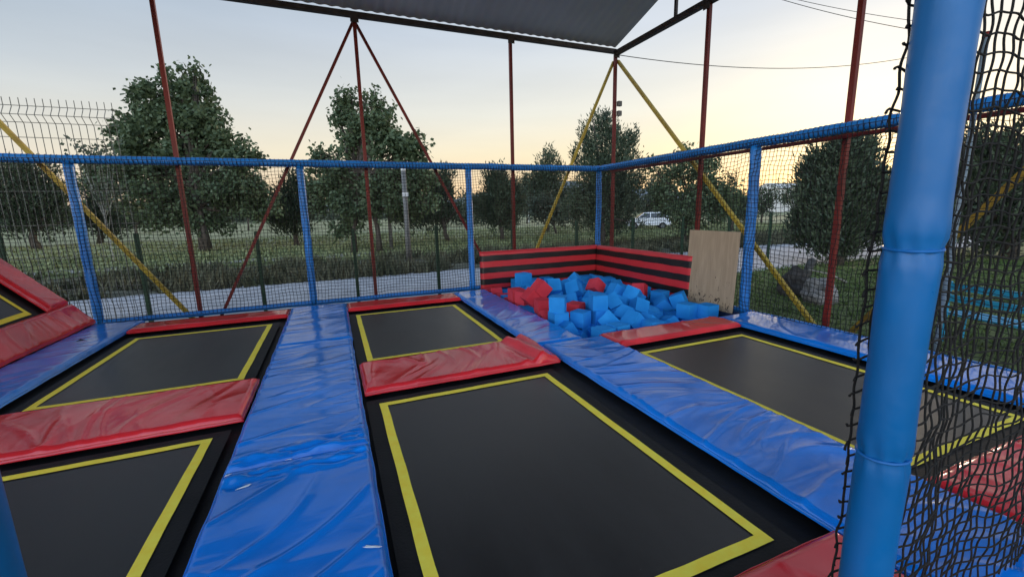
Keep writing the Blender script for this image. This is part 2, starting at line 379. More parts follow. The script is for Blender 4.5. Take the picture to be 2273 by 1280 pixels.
tree('pine_tree', 'dark round pine at the left edge of the photo on a single leaning trunk', 'tree', (84, 553),
     [(70, 430, 66, 58), (30, 400, 34, 40), (85, 485, 64, 40), (20, 470, 50, 50), (60, 395, 24, 30), (110, 450, 34, 40), (-50, 450, 60, 55)], 9000, 'pine', PINEM, .42, .28)
tree('pine_tree', 'narrow dark conifer behind the leftmost blue fence post', 'tree', (222, 540),
     [(222, 480, 40, 42), (215, 420, 30, 50), (245, 500, 30, 28), (210, 370, 16, 30)], 4500, 'pine', PINEM, .42, .22)
tree('birch_sapling', 'thin bare pale trunked sapling with a few sparse twigs', 'tree', (255, 585),
     [(170, 318, 26, 10), (235, 335, 22, 14), (205, 350, 30, 22), (230, 420, 26, 40)], 420, 'olive', OLIVE, .22, .024, bark=PALEB)
tree('catalpa_tree', 'tallest broadleaf tree with large drooping leaves, left of centre behind the gravel road', 'tree', (450, 558),
     [(400, 172, 40, 34), (350, 230, 62, 58), (430, 250, 66, 70), (300, 300, 58, 48), (380, 330, 110, 80), (480, 330, 66, 62), (530, 350, 48, 44),
      (300, 400, 80, 60), (420, 430, 130, 72), (530, 420, 66, 60), (560, 450, 48, 44), (240, 400, 44, 46), (360, 480, 66, 26), (470, 490, 70, 28)],
     27000, 'broad', BROAD, .27, .22, trunks=[(452, 558), (462, 555)])
tree('catalpa_tree', 'second tallest broadleaf tree, twin peaked, standing behind the middle bay of the net', 'tree', (790, 560),
     [(775, 232, 30, 28), (832, 226, 26, 28), (790, 290, 56, 52), (850, 290, 40, 44), (890, 315, 36, 40), (925, 340, 32, 34), (715, 345, 24, 16),
      (770, 380, 80, 56), (860, 390, 80, 62), (740, 430, 56, 50), (820, 450, 90, 52), (900, 440, 60, 56), (770, 500, 36, 24), (940, 400, 30, 40)],
     20000, 'broad', BROAD, .23, .15, trunks=[(787, 560), (842, 545)])
tree('pine_tree', 'small dark pine between the two tall broadleaf trees', 'tree', (660, 545),
     [(655, 450, 44, 44), (650, 490, 46, 34), (660, 410, 28, 24), (625, 470, 26, 34)], 5000, 'pine', PINEM, .36, .16)
tree('pine_tree', 'dark pine with ragged right side next to the twin peaked broadleaf tree', 'tree', (995, 535),
     [(965, 440, 46, 54), (985, 410, 26, 30), (950, 480, 54, 34), (905, 470, 40, 40), (990, 460, 26, 40)], 6500, 'pine', PINEM, .36, .16)
tree('cypress_tree', 'egg shaped dark conifer between the third blue post and the striped pit', 'tree', (1115, 533),
     [(1110, 450, 50, 50), (1112, 485, 54, 28), (1105, 415, 34, 36), (1108, 390, 16, 18), (1075, 460, 22, 30), (1145, 445, 22, 34)], 8000, 'pine', PINEM, .32, .16)
tree('pine_tree', 'dark conifer whose pointed top just clears the blue rail left of the pit corner', 'tree', (1215, 515),
     [(1215, 385, 34, 34), (1222, 355, 20, 18), (1210, 420, 46, 46), (1240, 450, 40, 40), (1190, 410, 24, 30)], 6500, 'pine', PINEM, .38, .2)
tree('olive_tree', 'low grey green leafy tree beside the pointed conifer', 'tree', (1235, 520),
     [(1215, 465, 34, 28), (1245, 480, 26, 24), (1190, 470, 20, 20)], 2200, 'olive', OLIVE, .28, .1)
tree('juniper_tree', 'large dense dark conifer behind the corner of the foam pit', 'tree', (1335, 548),
     [(1340, 300, 42, 36), (1335, 270, 20, 24), (1375, 320, 40, 42), (1320, 350, 46, 44), (1370, 380, 58, 56), (1320, 420, 60, 56), (1385, 440, 50, 60), (1300, 460, 46, 50), (1350, 490, 74, 38), (1400, 310, 16, 22), (1300, 300, 14, 26)],
     17000, 'pine', PINEM, .24, .16)
tree('plum_tree', 'loose broadleaf tree with gappy crown behind the plywood board', 'tree', (1520, 545),
     [(1528, 350, 22, 24), (1560, 375, 34, 26), (1500, 385, 40, 34), (1560, 420, 46, 46), (1480, 430, 34, 46), (1530, 470, 62, 48), (1440, 370, 16, 14), (1580, 360, 16, 16), (1600, 450, 40, 50)],
     7500, 'olive', BROAD, .20, .1)
tree('cypress_tree', 'thin pointed conifer right of the gappy broadleaf tree', 'tree', (1625, 515),
     [(1625, 400, 12, 20), (1625, 440, 34, 28), (1650, 470, 40, 36), (1600, 470, 30, 36)], 4200, 'pine', PINEM, .24, .12)
tree('juniper_tree', 'broad dark conifer with many pointed tips left of the near padded post', 'tree', (1860, 588),
     [(1860, 350, 30, 34), (1905, 345, 34, 36), (1820, 380, 24, 40), (1850, 410, 66, 54), (1910, 420, 60, 60), (1800, 440, 40, 50), (1860, 490, 100, 56), (1860, 540, 96, 30), (1795, 500, 40, 52), (1940, 480, 50, 70), (1785, 380, 10, 16), (1925, 330, 12, 24), (1875, 325, 10, 24)],
     22000, 'pine', PINEM, .24, .16)
tree('juniper_tree', 'dark conifer mass seen through the coarse near net at the right edge', 'tree', (2240, 575),
     [(2200, 360, 60, 56), (2270, 380, 60, 70), (2180, 440, 70, 70), (2260, 470, 80, 70), (2340, 420, 70, 90), (2200, 520, 80, 36), (2130, 420, 40, 70), (2060, 440, 50, 60)],
     15000, 'pine', PINEM, .34, .2)
# farther small trees and the far tree line
for (px, py, rx, ry, D, st, lb) in [(1035, 470, 36, 40, 60, 'olive', 'small hazy broadleaf tree far behind the third blue post'),
                            (1170, 440, 34, 44, 66, 'olive', 'hazy twiggy tree far off between two dark conifers'),
                            (1690, 450, 40, 34, 50, 'pine', 'distant dark shrubby tree just right of the second blue post of the right fence'),
                            (550, 420, 40, 34, 62, 'olive', 'hazy tree far behind the gap beside the tallest broadleaf tree'),
                            (1460, 440, 30, 36, 46, 'olive', 'thin hazy tree far behind, right of the pit corner conifer'),
                            (300, 480, 40, 30, 60, 'olive', 'low hazy tree far behind the tallest broadleaf tree'),
                            (1760, 430, 40, 30, 70, 'pine', 'distant tree beneath the white roofed building')]:
    tree('far_tree', lb, 'tree', (px, 500), [(px, py, rx, ry), (px-rx*.4, py+ry*.4, rx*.6, ry*.5), (px+rx*.3, py-ry*.3, rx*.6, ry*.6)], 1500, st, OLIVE if st == 'olive' else PINEM, .42, .12, D=D, group='hazy trees far behind')
fl = MB(); fp = []
for i in range(420):
    a = R(-45)+R(150)*i/420; Dd = random.uniform(150, 230); h = random.uniform(2.5, 8)+3*noise.noise(Vector((i*.07, 1, 1)))
    c = np.array([Dd*math.sin(a), Dd*math.cos(a), GZ+h*.5]); fp.append(rng.normal(size=(90, 3))*np.array([2.6, 2.6, h*.30])+c)
fp = np.concatenate(fp); k = len(fp); a1 = rng.normal(size=(k, 3))*.8; a2 = rng.normal(size=(k, 3))*.8
v = np.stack([fp, fp+a1, fp+a2], 1).reshape(-1, 3); v[:, 2] = np.maximum(v[:, 2], GZ)
tag(mesh_obj('far_wood', v.tolist(), np.arange(3*k).reshape(-1, 3).tolist(), OLIVE), 'distant low line of trees along the horizon', 'wood', kind='stuff')

# ------------------------------------------------------------------ building far off, van, poles
WHITE = noisy('white_render', (.50, .50, .49), (.62, .62, .60), .6, .7)
GREYC = noisy('concrete', (.10, .10, .10), (.19, .19, .18), 3, .85, .3, 30)
GLASS = noisy('dark_glass', (.02, .025, .03), (.04, .045, .05), 3, .12, spec=.6)
c = at_depth(1735, 430, 120); c[2] = GZ
bt = thing('warehouse', 'white low building with pale roof far off above the trees on the right', 'building', loc=tuple(c))
w_ = MB().box(-6, 6, -4, 4, 0, 6.2); w_.build('wall', WHITE, bt)
MB().add([(-6.5, -4.5, 6.2), (6.5, -4.5, 6.2), (6.5, 4.5, 6.2), (-6.5, 4.5, 6.2), (-6.5, 0, 7.8), (6.5, 0, 7.8)], [(0, 1, 5, 4), (2, 3, 4, 5), (0, 4, 3), (1, 2, 5), (0, 3, 2, 1)]).build('roof', WHITE, bt)
for i in range(4): MB().box(-4.8+i*2.8, -3.4+i*2.8, -4.04, -3.99, 3.4, 4.8).build('window', GLASS, bt)

g = on_ground(1438, 508); Dv = depth_of(g)
vn = thing('parked_van', 'white car parked on the grass behind the pit, partly hidden by weeds', 'car', loc=tuple(g))
vn.rotation_euler = (0, 0, R(-35))
WPAINT = noisy('white_car_paint', (.68, .69, .70), (.76, .77, .78), 1, .25, spec=.6)
prof = [(-2.1, .35), (-2.15, .8), (-1.75, 1.0), (-1.15, 1.08), (-.45, 1.62), (.9, 1.66), (1.75, 1.5), (2.05, .95), (2.1, .4)]
n = len(prof); vs = []
for s_, k in ((-1, 1), (1, 1)): vs += [(x, s_*(.84 if z < 1.1 else .70), z) for x, z in prof]
MB().add(vs, [tuple(range(n))[::-1], tuple(range(n, 2*n))]+[(i, (i+1) % n, n+(i+1) % n, n+i) for i in range(n)]).build('body', WPAINT, vn, bevel=.04)
for s_ in (-1, 1):
    MB().add([(-1.0, s_*.86, 1.12), (-.4, s_*.72, 1.55), (.1, s_*.72, 1.56), (.1, s_*.86, 1.12)], [(0, 1, 2, 3)]).build('side_window', GLASS, vn)
    MB().add([(.2, s_*.86, 1.12), (.2, s_*.72, 1.56), (1.4, s_*.72, 1.5), (1.75, s_*.86, 1.12)], [(0, 1, 2, 3)]).build('side_window', GLASS, vn)
    for wx in (-1.35, 1.3):
        ty = MB(); ty.tube([(wx, s_*.70, .33), (wx, s_*.90, .33)], .33, 20); tyo = ty.build('tyre', noisy('tyre', (.01, .01, .01), (.02, .02, .02)), vn)
        MB().tube([(wx, s_*.895, .33), (wx, s_*.915, .33)], .2, 14).build('rim', WIRE, tyo)
    MB().box(-2.17, -2.10, s_*.68-.14, s_*.68+.14, .72, .86).build('headlight', WIRE, vn)
MB().add([(-1.13, -.66, 1.14), (-1.13, .66, 1.14), (-.50, .62, 1.60), (-.50, -.62, 1.60)], [(0, 1, 2, 3)]).build('windscreen', GLASS, vn)

def z_at(px, py, X, Y):   # height whose point above (X, Y) is seen at row py
    lo, hi = -2, 40
    for _ in range(50):
        z = (lo+hi)/2; v = np.array([X, Y, z-H]); y = 640-F*(v@CU)/(v@CW)
        if y > py: lo = z
        else: hi = z
    return z
for (px, py, top, r, lb, whitefrom) in [(869, 552, 398, .11, 'leaning-looking grey post with white banded upper half, left of a taller post', 0.70), (909, 590, 374, .11, 'thick grey concrete pole with a white cap at the road verge', .97)]:
    g = on_ground(px, py); zt = z_at(px, top, g[0], g[1])-GZ
    t = thing('utility_pole', lb, 'pole', loc=tuple(g))
    MB().tube([(0, 0, -.1), (0, 0, zt*whitefrom)], [r, r*.85], 12).build('shaft', GREYC, t, sm=True)
    MB().tube([(0, 0, zt*whitefrom), (0, 0, zt)], [r*.9, r*.9], 12).build('white_band', WHITE, t, sm=True)
    if whitefrom > .9: MB().box(-.12, .12, -.16, -.10, zt*.72, zt*.76).build('number_plate', WHITE, t)
g = at_depth(1174, 480, 70); g[2] = GZ; zt = z_at(1174, 415, g[0], g[1])-GZ
t = thing('street_lamp', 'slim white lamp post far off between two conifers', 'lamp', loc=tuple(g))
MB().tube([(0, 0, 0), (0, 0, zt)], [.12, .08], 8).build('pole', WHITE, t); MB().tube([(0, 0, zt), (-.4, 0, zt+.25), (-1.2, 0, zt+.3)], .07, 6).build('arm', WHITE, t)
MB().box(-1.8, -1.1, -.15, .15, zt+.2, zt+.36).build('lamp_head', GREYC, t)

# rubble beyond the right fence
def rock(name, lb, c, s, m, seed):
    bm_v = []; bm_f = []; nu, nv = 22, 12
    for j in range(nv+1):
        for i in range(nu):
            th = math.pi*j/nv; ph = 2*math.pi*i/nu; d = Vector((math.sin(th)*math.cos(ph), math.sin(th)*math.sin(ph), math.cos(th)))
            k = 1+.35*noise.noise(d*1.6+Vector((seed, 0, 0)))+.16*noise.noise(d*5+Vector((seed, 4, 0)))
            bm_v.append((d.x*s[0]*k, d.y*s[1]*k, d.z*s[2]*k))
    for j in range(nv):
        for i in range(nu): bm_f.append((j*nu+i, j*nu+(i+1) % nu, (j+1)*nu+(i+1) % nu, (j+1)*nu+i))
    o = mesh_obj(name, bm_v, bm_f, m); o.location = c; tag(o, lb, 'rock', 'rubble beyond the right fence'); return o
ROCKD = noisy('dark_stone', (.03, .028, .026), (.08, .075, .07), 3, .95, .8, 12, bdist=.04)
ROCKG = noisy('grey_stone', (.12, .12, .115), (.27, .26, .25), 3, .95, .8, 12, bdist=.04)
g = on_ground(1762, 655); rock('boulder', 'dark rounded boulder outside the right fence beside a worn tyre', (g[0], g[1], GZ+.22), (.34, .3, .42), ROCKD, 1)
g = on_ground(1815, 672); rock('boulder', 'grey rough boulder, the paler of the two outside the right fence', (g[0], g[1], GZ+.2), (.30, .34, .36), ROCKG, 5)
g = on_ground(1788, 640)
ty = MB(); nu, nv = 30, 10; vs = [((.30+.10*math.cos(2*math.pi*j/nv))*math.cos(2*math.pi*i/nu), .10*math.sin(2*math.pi*j/nv), (.30+.10*math.cos(2*math.pi*j/nv))*math.sin(2*math.pi*i/nu)) for i in range(nu) for j in range(nv)]
ty.add(vs, [(i*nv+j, i*nv+(j+1) % nv, ((i+1) % nu)*nv+(j+1) % nv, ((i+1) % nu)*nv+j) for i in range(nu) for j in range(nv)])
o = ty.build('old_tyre', noisy('perished_rubber', (.03, .03, .03), (.07, .07, .065), 6, .8, .5, 30), sm=True); o.location = (g[0], g[1], GZ+.42); o.rotation_euler = (R(14), 0, R(30))
tag(o, 'worn black tyre standing up between the boulders', 'tyre')
g = on_ground(1850, 640)
o = MB().tube([(-.9, .1, .55), (-.3, 0, .42), (.5, 0, .12)], [.02, .03, .035], 6).build('branch', PALEB, sm=True); o.location = (g[0], g[1], GZ); tag(o, 'pale dead branch leaning over the grey boulder', 'branch')

# light blue metal bench rails on the grass at far right
bn = thing('metal_bench', 'light blue tube bench standing on the grass seen through the near net', 'bench', loc=(8.9, 2.75, GZ)); bn.rotation_euler = (0, 0, R(78))
CY = noisy('cyan_paint', (.02, .25, .45), (.03, .33, .55), 5, .4)
for yy in (-.16, 0, .16): MB().box(-.75, .75, yy-.06, yy+.06, .43, .46).build('seat_slat', CY, bn)
for zz in (.66, .84): MB().box(-.75, .75, .26, .29, zz, zz+.10).build('back_slat', CY, bn)
for xx in (-.68, .68):
    for yy in (-.16, .24): MB().tube([(xx, yy, 0), (xx, yy, .43 if yy < 0 else .96)], .022, 8).build('leg', CY, bn)

# ------------------------------------------------------------------ green wire fence on the near side of the road
fence = thing('wire_mesh_fence', 'row of dark green posts with one tall bent-top wire panel beside the gravel road', 'fence', loc=(0, 10.5, GZ))
for i in range(11):
    x = -5.42+1.95*i+random.uniform(-.04, .04); hh = 1.9+random.uniform(-.05, .03) if i else 4.1
    MB().box(x-.035, x+.035, -.03, .03, 0, hh).build('post', GREENP, fence)
w = MB(); prof = [(0, 0), (1.9, 0), (2.05, .06), (2.2, 0), (3.03-.0, 0), (3.63, 0), (3.75, .0), (3.88, .10), (4.04, .02), (4.22, .0)]
prof = [(0, 0), (3.55, 0), (3.88, 0.0), (4.04, -.14), (4.22, -.02), (4.30, -.02)]
x = -7.4
while x < -3.46:
    w.tube([(x, yy, z) for z, yy in [(0, 0), (3.85, 0), (3.98, -.12), (4.12, -.02), (4.27, -.02)]], .006, 4, cap=False); x += .105
for z, yy in [(.3, 0), (.9, 0), (1.5, 0), (2.1, 0), (2.7, 0), (3.62, 0), (3.87, 0), (3.98, -.12), (4.14, -.02)]:
    w.tube([(-7.4, yy, z), (-3.46, yy, z)], .007, 4, cap=False)
w.build('mesh_panel', WIRE, fence)

# ------------------------------------------------------------------ steel canopy
can = thing('steel_canopy', 'open steel canopy with corrugated roof on red columns and red and yellow diagonal braces', 'canopy')
XR, YB = 6.25, 8.75
def bar(name, a, b, r, m, par=None, n=4): return MB().tube([a, b], r*(1.25 if n == 4 else 1), n).build(name, m, par or can)
for x in (-5.2, -2.22, .69, 3.68): bar('column', (x, YB, GZ), (x, YB, 5.0), .034, REDP)
bar('column', (XR, YB, GZ), (XR, YB, 5.0), .036, REDP)
for y in (6.1, 3.7, 1.25, -.4): bar('column', (XR, y, GZ), (XR, y, 4.95), .036, REDP)
bar('beam', (-8, YB, 5.04), (XR, YB, 5.04), .05, STEEL)
bar('beam', (XR, YB, 5.0), (XR, -.6, 5.0), .055, STEEL)
bar('beam', (-8, -.5, 5.04), (XR, -.5, 5.04), .05, STEEL)
yb_ = YB+.07
bar('diagonal_brace', (.69, yb_, 4.98), (-2.1, yb_, -.45), .027, REDP); bar('diagonal_brace', (.69, yb_, 4.98), (3.50, yb_, -.45), .027, REDP)
bar('diagonal_brace', (XR, yb_, 4.85), (3.70, yb_, -.45), .030, YELP); bar('diagonal_brace', (XR+.07, YB, 4.85), (XR+.07, 3.55, -.5), .034, YELP)
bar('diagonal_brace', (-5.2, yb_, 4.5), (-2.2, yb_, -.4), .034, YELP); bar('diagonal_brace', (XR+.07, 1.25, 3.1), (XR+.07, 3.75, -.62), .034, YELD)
bar('tie_rail', (-8, YB-.06, 2.47), (XR, YB-.06, 2.47), .028, REDP); bar('tie_rail', (XR-.06, YB, 2.43), (XR-.06, -.4, 2.43), .028, REDP)
YR = 4.15; ZR = 5.13+.30*(8.75-YR)
for y in (6.9, 4.15, 1.6): bar('strut', (XR, y, 5.0), (XR, y, 5.13+.30*(8.75-YR-abs(y-YR))), .028, STEEL)
nx = 900; xs = np.linspace(-8, XR, nx); sv = []
for (y, z) in ((8.76, 5.135), (8.6, 5.18), (YR, ZR), (-.5, 5.13)):
    for x in xs: sv.append((x, y, z+.008*math.sin(2*math.pi*x/.19)))
MBs = MB(); MBs.v = sv; MBs.f = [(r*nx+i, r*nx+i+1, (r+1)*nx+i+1, (r+1)*nx+i) for r in range(3) for i in range(nx-1)]
rf = MBs.build('roof_sheet', SHEET, can, sm=True)
for i, (zz, dd) in enumerate([(3.93, .05), (3.72, .055)]):
    b_ = MB().box(-.05, .05, -.04, .04, -.055, .055).build('junction_box', GREYC, bevel=.008); b_.location = (XR+.09, YB-.06, zz)
    tag(b_, ('upper' if i == 0 else 'lower')+' small grey box fixed to the corner column of the canopy', 'box', 'boxes on the corner column')
for x in (-2.22, .69, 3.68, XR): MB().box(x-.07, x+.07, YB-.062, YB-.054, 4.90, 5.06).build('gusset_plate', STEEL, can)
for y in (6.1, 3.7, 1.25): MB().box(XR-.075, XR-.067, y-.07, y+.07, 4.86, 5.02).build('gusset_plate', STEEL, can)
sp_ = thing('slim_pole', 'thin grey pole with dark cap rising above the right rail behind the near net', 'pole', loc=(5.95, 2.38, GZ))
MB().tube([(0, 0, 0), (0, 0, 3.72)], .024, 10).build('shaft', noisy('grey_blue_paint', (.16, .22, .28), (.24, .32, .40), 4, .4), sp_, sm=True); MB().tube([(0, 0, 3.721), (0, 0, 3.77)], .032, 10).build('cap', REDP, sp_, sm=True)
CAB = noisy('black_cable', (.01, .01, .01), (.02, .02, .02))
def cable(lb, a, b, sag, r=.008):
    a = np.array(a); b = np.array(b); pts = []
    for i in range(31):
        f = i/30; p = a+(b-a)*f; p[2] -= sag*4*f*(1-f); pts.append(p)
    o = MB().tube(pts, r, 5).build('overhead_cable', CAB); tag(o, lb, 'cable', 'cables across the sky'); return o
cable('lowest thin cable sagging from the canopy corner towards the near post', (XR, YB, 4.98), at_depth(2120, 105, 14), .45, .009)
cable('middle thin cable crossing the upper right sky', at_depth(1560, -60, 15), at_depth(2150, 85, 13), .25, .010)
cable('topmost thin cable crossing the upper right sky', at_depth(1620, -40, 17), at_depth(2170, 62, 15), .22, .010)

# ------------------------------------------------------------------ blue safety enclosure
def wob(seed, amp): return lambda u, v: (amp*noise.noise(Vector((u*.9, v*.9, seed))), amp*noise.noise(Vector((u*.9, v*.9, seed+7))))
def padded_tube(name, a, b, r, m, par, seed, pinch=0):
    a = np.array(a, float); b = np.array(b, float); Ln = np.linalg.norm(b-a); k = max(6, int(Ln/.08)); pts = []; rs = []
    for i in range(k+1):
        f = i/k; pts.append(a+(b-a)*f+np.array([noise.noise(Vector((f*Ln*1.5, seed, j))) for j in range(3)])*.008); rs.append(r*(1+.09*noise.noise(Vector((f*Ln*5, seed, 9)))))
        if pinch and (i % pinch == 0): rs[-1] *= .93
    return MB().tube(pts, rs, 14).build(name, m, par, sm=True)
back = thing('enclosure_frame', 'blue padded tube frame of the back net wall', 'frame', 'blue net wall frames')
side = thing('enclosure_frame', 'blue padded tube frame of the right net wall', 'frame', 'blue net wall frames')
YF, XF = 8.5, 5.7
for i, x in enumerate((-6.5, -3.48, -.42, 2.61, 5.69)): padded_tube('post', (x, YF, -.02), (x, YF, 2.42), .062, BLUE_T, back, i, 0)
padded_tube('top_rail', (-6.6, YF, 2.46), (XF+.05, YF, 2.46), .062, BLUE_T, back, 20, 7); padded_tube('bottom_rail', (-6.6, YF, .0), (XF, YF, .0), .045, BLUE_T, back, 21)
for i, y in enumerate((4.56, .6)): padded_tube('post', (XF, y, -.02), (XF, y, 2.42), .072, BLUE_T, side, 30+i)
padded_tube('top_rail', (XF, YF-.05, 2.46), (XF, .6, 2.46), .066, BLUE_T, side, 40, 7); padded_tube('bottom_rail', (XF, YF, .0), (XF, .6, .0), .045, BLUE_T, side, 41)

def lacing(par, a, b, r, pitch, m):
    a = np.array(a, float); b = np.array(b, float); L_ = np.linalg.norm(b-a); d = (b-a)/L_; e1 = np.array([0, 0, 1.0]); e2 = np.cross(d, e1); n = int(L_/pitch*8); pts = []
    for i in range(n+1):
        s = L_*i/n; th = 2*math.pi*i/8+.7*noise.noise(Vector((s*2, 4, 4))); rr = r*(1+.05*noise.noise(Vector((s*6, 1, 4)))); pts.append(a+d*s+rr*(math.cos(th)*e1+math.sin(th)*e2))
    return MB().tube(pts, .0032, 3).build('net_lacing', m, par)
lacing(back, (-6.5, YF, 2.46), (XF, YF, 2.46), .068, .062, NETM); lacing(side, (XF, YF-.1, 2.46), (XF, .65, 2.46), .073, .062, NETM)
def net(name, lb, org, ud, width, height, cell, r, m, seed, amp, bulge, sides=3, sub=1, wig=0, slack=None, norm=None):
    cu_, cv_ = cell if isinstance(cell, tuple) else (cell, cell); nu = int(width/cu_); nv = int(height/cv_); org = np.array(org, float); ud = np.array(ud, float); nd = np.array(norm if norm is not None else (ud[1], -ud[0], 0), float)
    up = np.array([0, 0, 1.0])
    def P(u, v, q=0):
        du = amp*noise.noise(Vector((u*1.1, v*1.3, seed)))+amp*.25*noise.noise(Vector((u*9, v*9, seed+3)))
        dv = amp*noise.noise(Vector((u*1.1, v*1.3, seed+11)))+amp*.25*noise.noise(Vector((u*9, v*9, seed+5)))
        dn = bulge*noise.noise(Vector((u*.7, v*.8, seed+21)))+wig*2*noise.noise(Vector((u*14, v*11, seed+31)))
        if wig: du += wig*noise.noise(Vector((u*3+q, v*16, seed+41))); dv += wig*noise.noise(Vector((u*16, v*3+q, seed+51)))
        if slack: a, b, c_ = slack(u, v); du += a; dv += b; dn += c_
        e = min(1, v/.12, (height-v)/.12) if not wig else 1; e = max(e, 0)
        return org+ud*(u+du*e)+up*(v+dv*e)+nd*dn*e
    V = []; Fc = []
    ang = [2*math.pi*k/sides for k in range(sides)]
    def strand(pts, e1, e2):
        n0 = len(V)
        for p in pts:
            for a in ang: V.append(p+r*(math.cos(a)*e1+math.sin(a)*e2))
        for i in range(len(pts)-1):
            for k in range(sides): Fc.append((n0+i*sides+k, n0+i*sides+(k+1) % sides, n0+(i+1)*sides+(k+1) % sides, n0+(i+1)*sides+k))
    for i in range(nu+1): strand([P(i*cu_, j*cv_/sub) for j in range(nv*sub+1)], ud, nd)
    for j in range(nv+1): strand([P(i*cu_/sub, j*cv_) for i in range(nu*sub+1)], up, nd)
    o = mesh_obj(name, V, Fc, m, sm=True); tag(o, lb, 'net'); return o, P
net('safety_net', 'fine black net stretched across the back wall of the court', (-6.5, YF-.066, .0), (1, 0, 0), 12.18, 2.47, .056, .0041, NETM, 3, .05, .05, norm=(0, 1, 0))
net('safety_net', 'fine black net stretched across the right wall of the court', (XF-.072, YF-.07, .0), (0, -1, 0), 7.9, 2.47, .056, .0041, NETM, 9, .11, .045, norm=(1, 0, 0))

# near front frame: two posts and the coarse net
front = thing('padded_post', 'near thick blue sleeved post right of the viewpoint with blue cable ties', 'post')
PX, PY, PR = 1.317, .60, .058
ties = [2.135, 1.485, .935]
k = 150; pts = []; rs = []
for i in range(k+1):
    z = -.6+3.2*i/k; d = min(abs(z-t_) for t_ in ties)
    rr = PR*(1-.12*math.exp(-(d/.02)**2)+.03*noise.noise(Vector((z*3, 1, 2)))); 
    if z > 1.485: rr *= 1.0+.05*math.exp(-((z-1.53)/.05)**2)
    pts.append((PX+.004*noise.noise(Vector((z*2, 5, 1))), PY, z)); rs.append(rr)
sv = MB(); sv.tube(pts, rs, 40); 
# shallow creases in the sleeve
vv = []
for (x, y, z) in sv.v:
    a = math.atan2(y-PY, x-PX); d = min(abs(z-t_) for t_ in ties)
    q = .0032*math.exp(-(d/.05)**2)*math.sin(a*9+z*20)+.0020*noise.noise(Vector((math.cos(a)*2, math.sin(a)*2, z*7)))
    vv.append((x+math.cos(a)*q, y+math.sin(a)*q, z))
sv.v = vv; sv.build('sleeve', BLUE_S, front, sm=True)
for i, tz in enumerate(ties):
    m_ = MB(); n = 36
    ringp = [(PX+math.cos(2*math.pi*q/n)*PR*.945, PY+math.sin(2*math.pi*q/n)*PR*.945, tz+.004*math.sin(2*math.pi*q/n+i)) for q in range(n+1)]
    m_.tube(ringp, .0045, 6)
    a = R(-38+i*8); hx, hy = PX+math.cos(a)*PR, PY+math.sin(a)*PR
    m_.box(hx-.004, hx+.008, hy-.006, hy+.006, tz-.008, tz+.008)
    tail = [(hx, hy, tz), (hx+.03, hy+.02, tz-.003+.006*(i == 1)), (hx+.055, hy+.05, tz-.006+.016*(i == 1))] if i < 2 else [(hx, hy, tz), (hx+.04, hy+.02, tz+.006), (hx+.085, hy+.05, tz+.006)]
    m_.tube(tail, [.004, .0035, .002], 4); m_.build('cable_tie', TIE, front)
lp = thing('padded_post', 'blue sleeved post whose edge shows at the bottom left corner', 'post')
sv = MB(); sv.tube([(-.42+.003*noise.noise(Vector((z_*.1*3, 2, 2))), .60, -.6+z_*.1) for z_ in range(33)], [PR*1.02*(1+.03*noise.noise(Vector((z_*.5, 1, 8)))) for z_ in range(33)], 32); sv.build('sleeve', BLUE_S, lp, sm=True)

def slack(u, v):
    g = .011*math.sin(u*17+1.3*math.sin(v*2.2))*(.35+.65*abs(math.sin(v*1.3+.4)))
    return (g, 0.009*math.sin(u*21+v*4), .03*math.sin(u*9+v*1.7)*.5)
o, P = net('coarse_net', 'coarse black twine net hanging from the near padded post to the right', (1.316, .675, -.25), (1, 0, 0), 1.95, 2.75, (.043, .049), .0032, ROPE, 15, .02, .03, sides=6, sub=4, wig=.0065, slack=slack, norm=(0, 1, 0))
for j in range(0, int(2.75/.049)+1):
    p = np.array(P(0, j*.049)); L_ = random.uniform(.010, .034); cu = random.uniform(-.022, .016)
    MB().tube([p, p+np.array([-L_*.4, -.002, cu*.1+.002]), p+np.array([-L_*.8, -.004, cu*.45]), p+np.array([-L_, -.006, cu])], [.0032, .003, .003, .0038], 6).build('cut_twine_end', ROPE, o, sm=True)

# ------------------------------------------------------------------ the court: base, trampolines, pads
base = thing('court_base', 'black cloth covered steel base carrying the trampolines', 'platform')
MB().box(-3.45, 2.70, -.2, 8.40, -.12, -.045).build('deck_cloth', BLACKV, base)
MB().box(2.704, 5.66, -.2, 4.36, -.12, -.045).build('deck_cloth', BLACKV, base)
for x in (-3.3, -.4, 2.6, 5.6):
    for y in (.6, 4.4, 8.3):
        if y < 8 or x < 3: MB().box(x-.04, x+.04, y-.04, y+.04, GZ, -.122).build('leg', STEEL, base)
pit = thing('foam_pit', 'square dark lined pit in the corner filled with foam cubes', 'pit')
PITM = noisy('pit_liner', (.008, .02, .06), (.012, .03, .09), 2, .9)
MB().box(2.72, 5.62, 4.38, 8.42, -.58, -.55).build('floor', PITM, pit)
for b_ in ((2.704, 2.74, 4.40, 8.40), (5.56, 5.60, 4.40, 8.40), (2.742, 5.558, 4.365, 4.398), (2.742, 5.558, 8.36, 8.40)): MB().box(*b_, -.549, -.01).build('liner', PITM, pit)

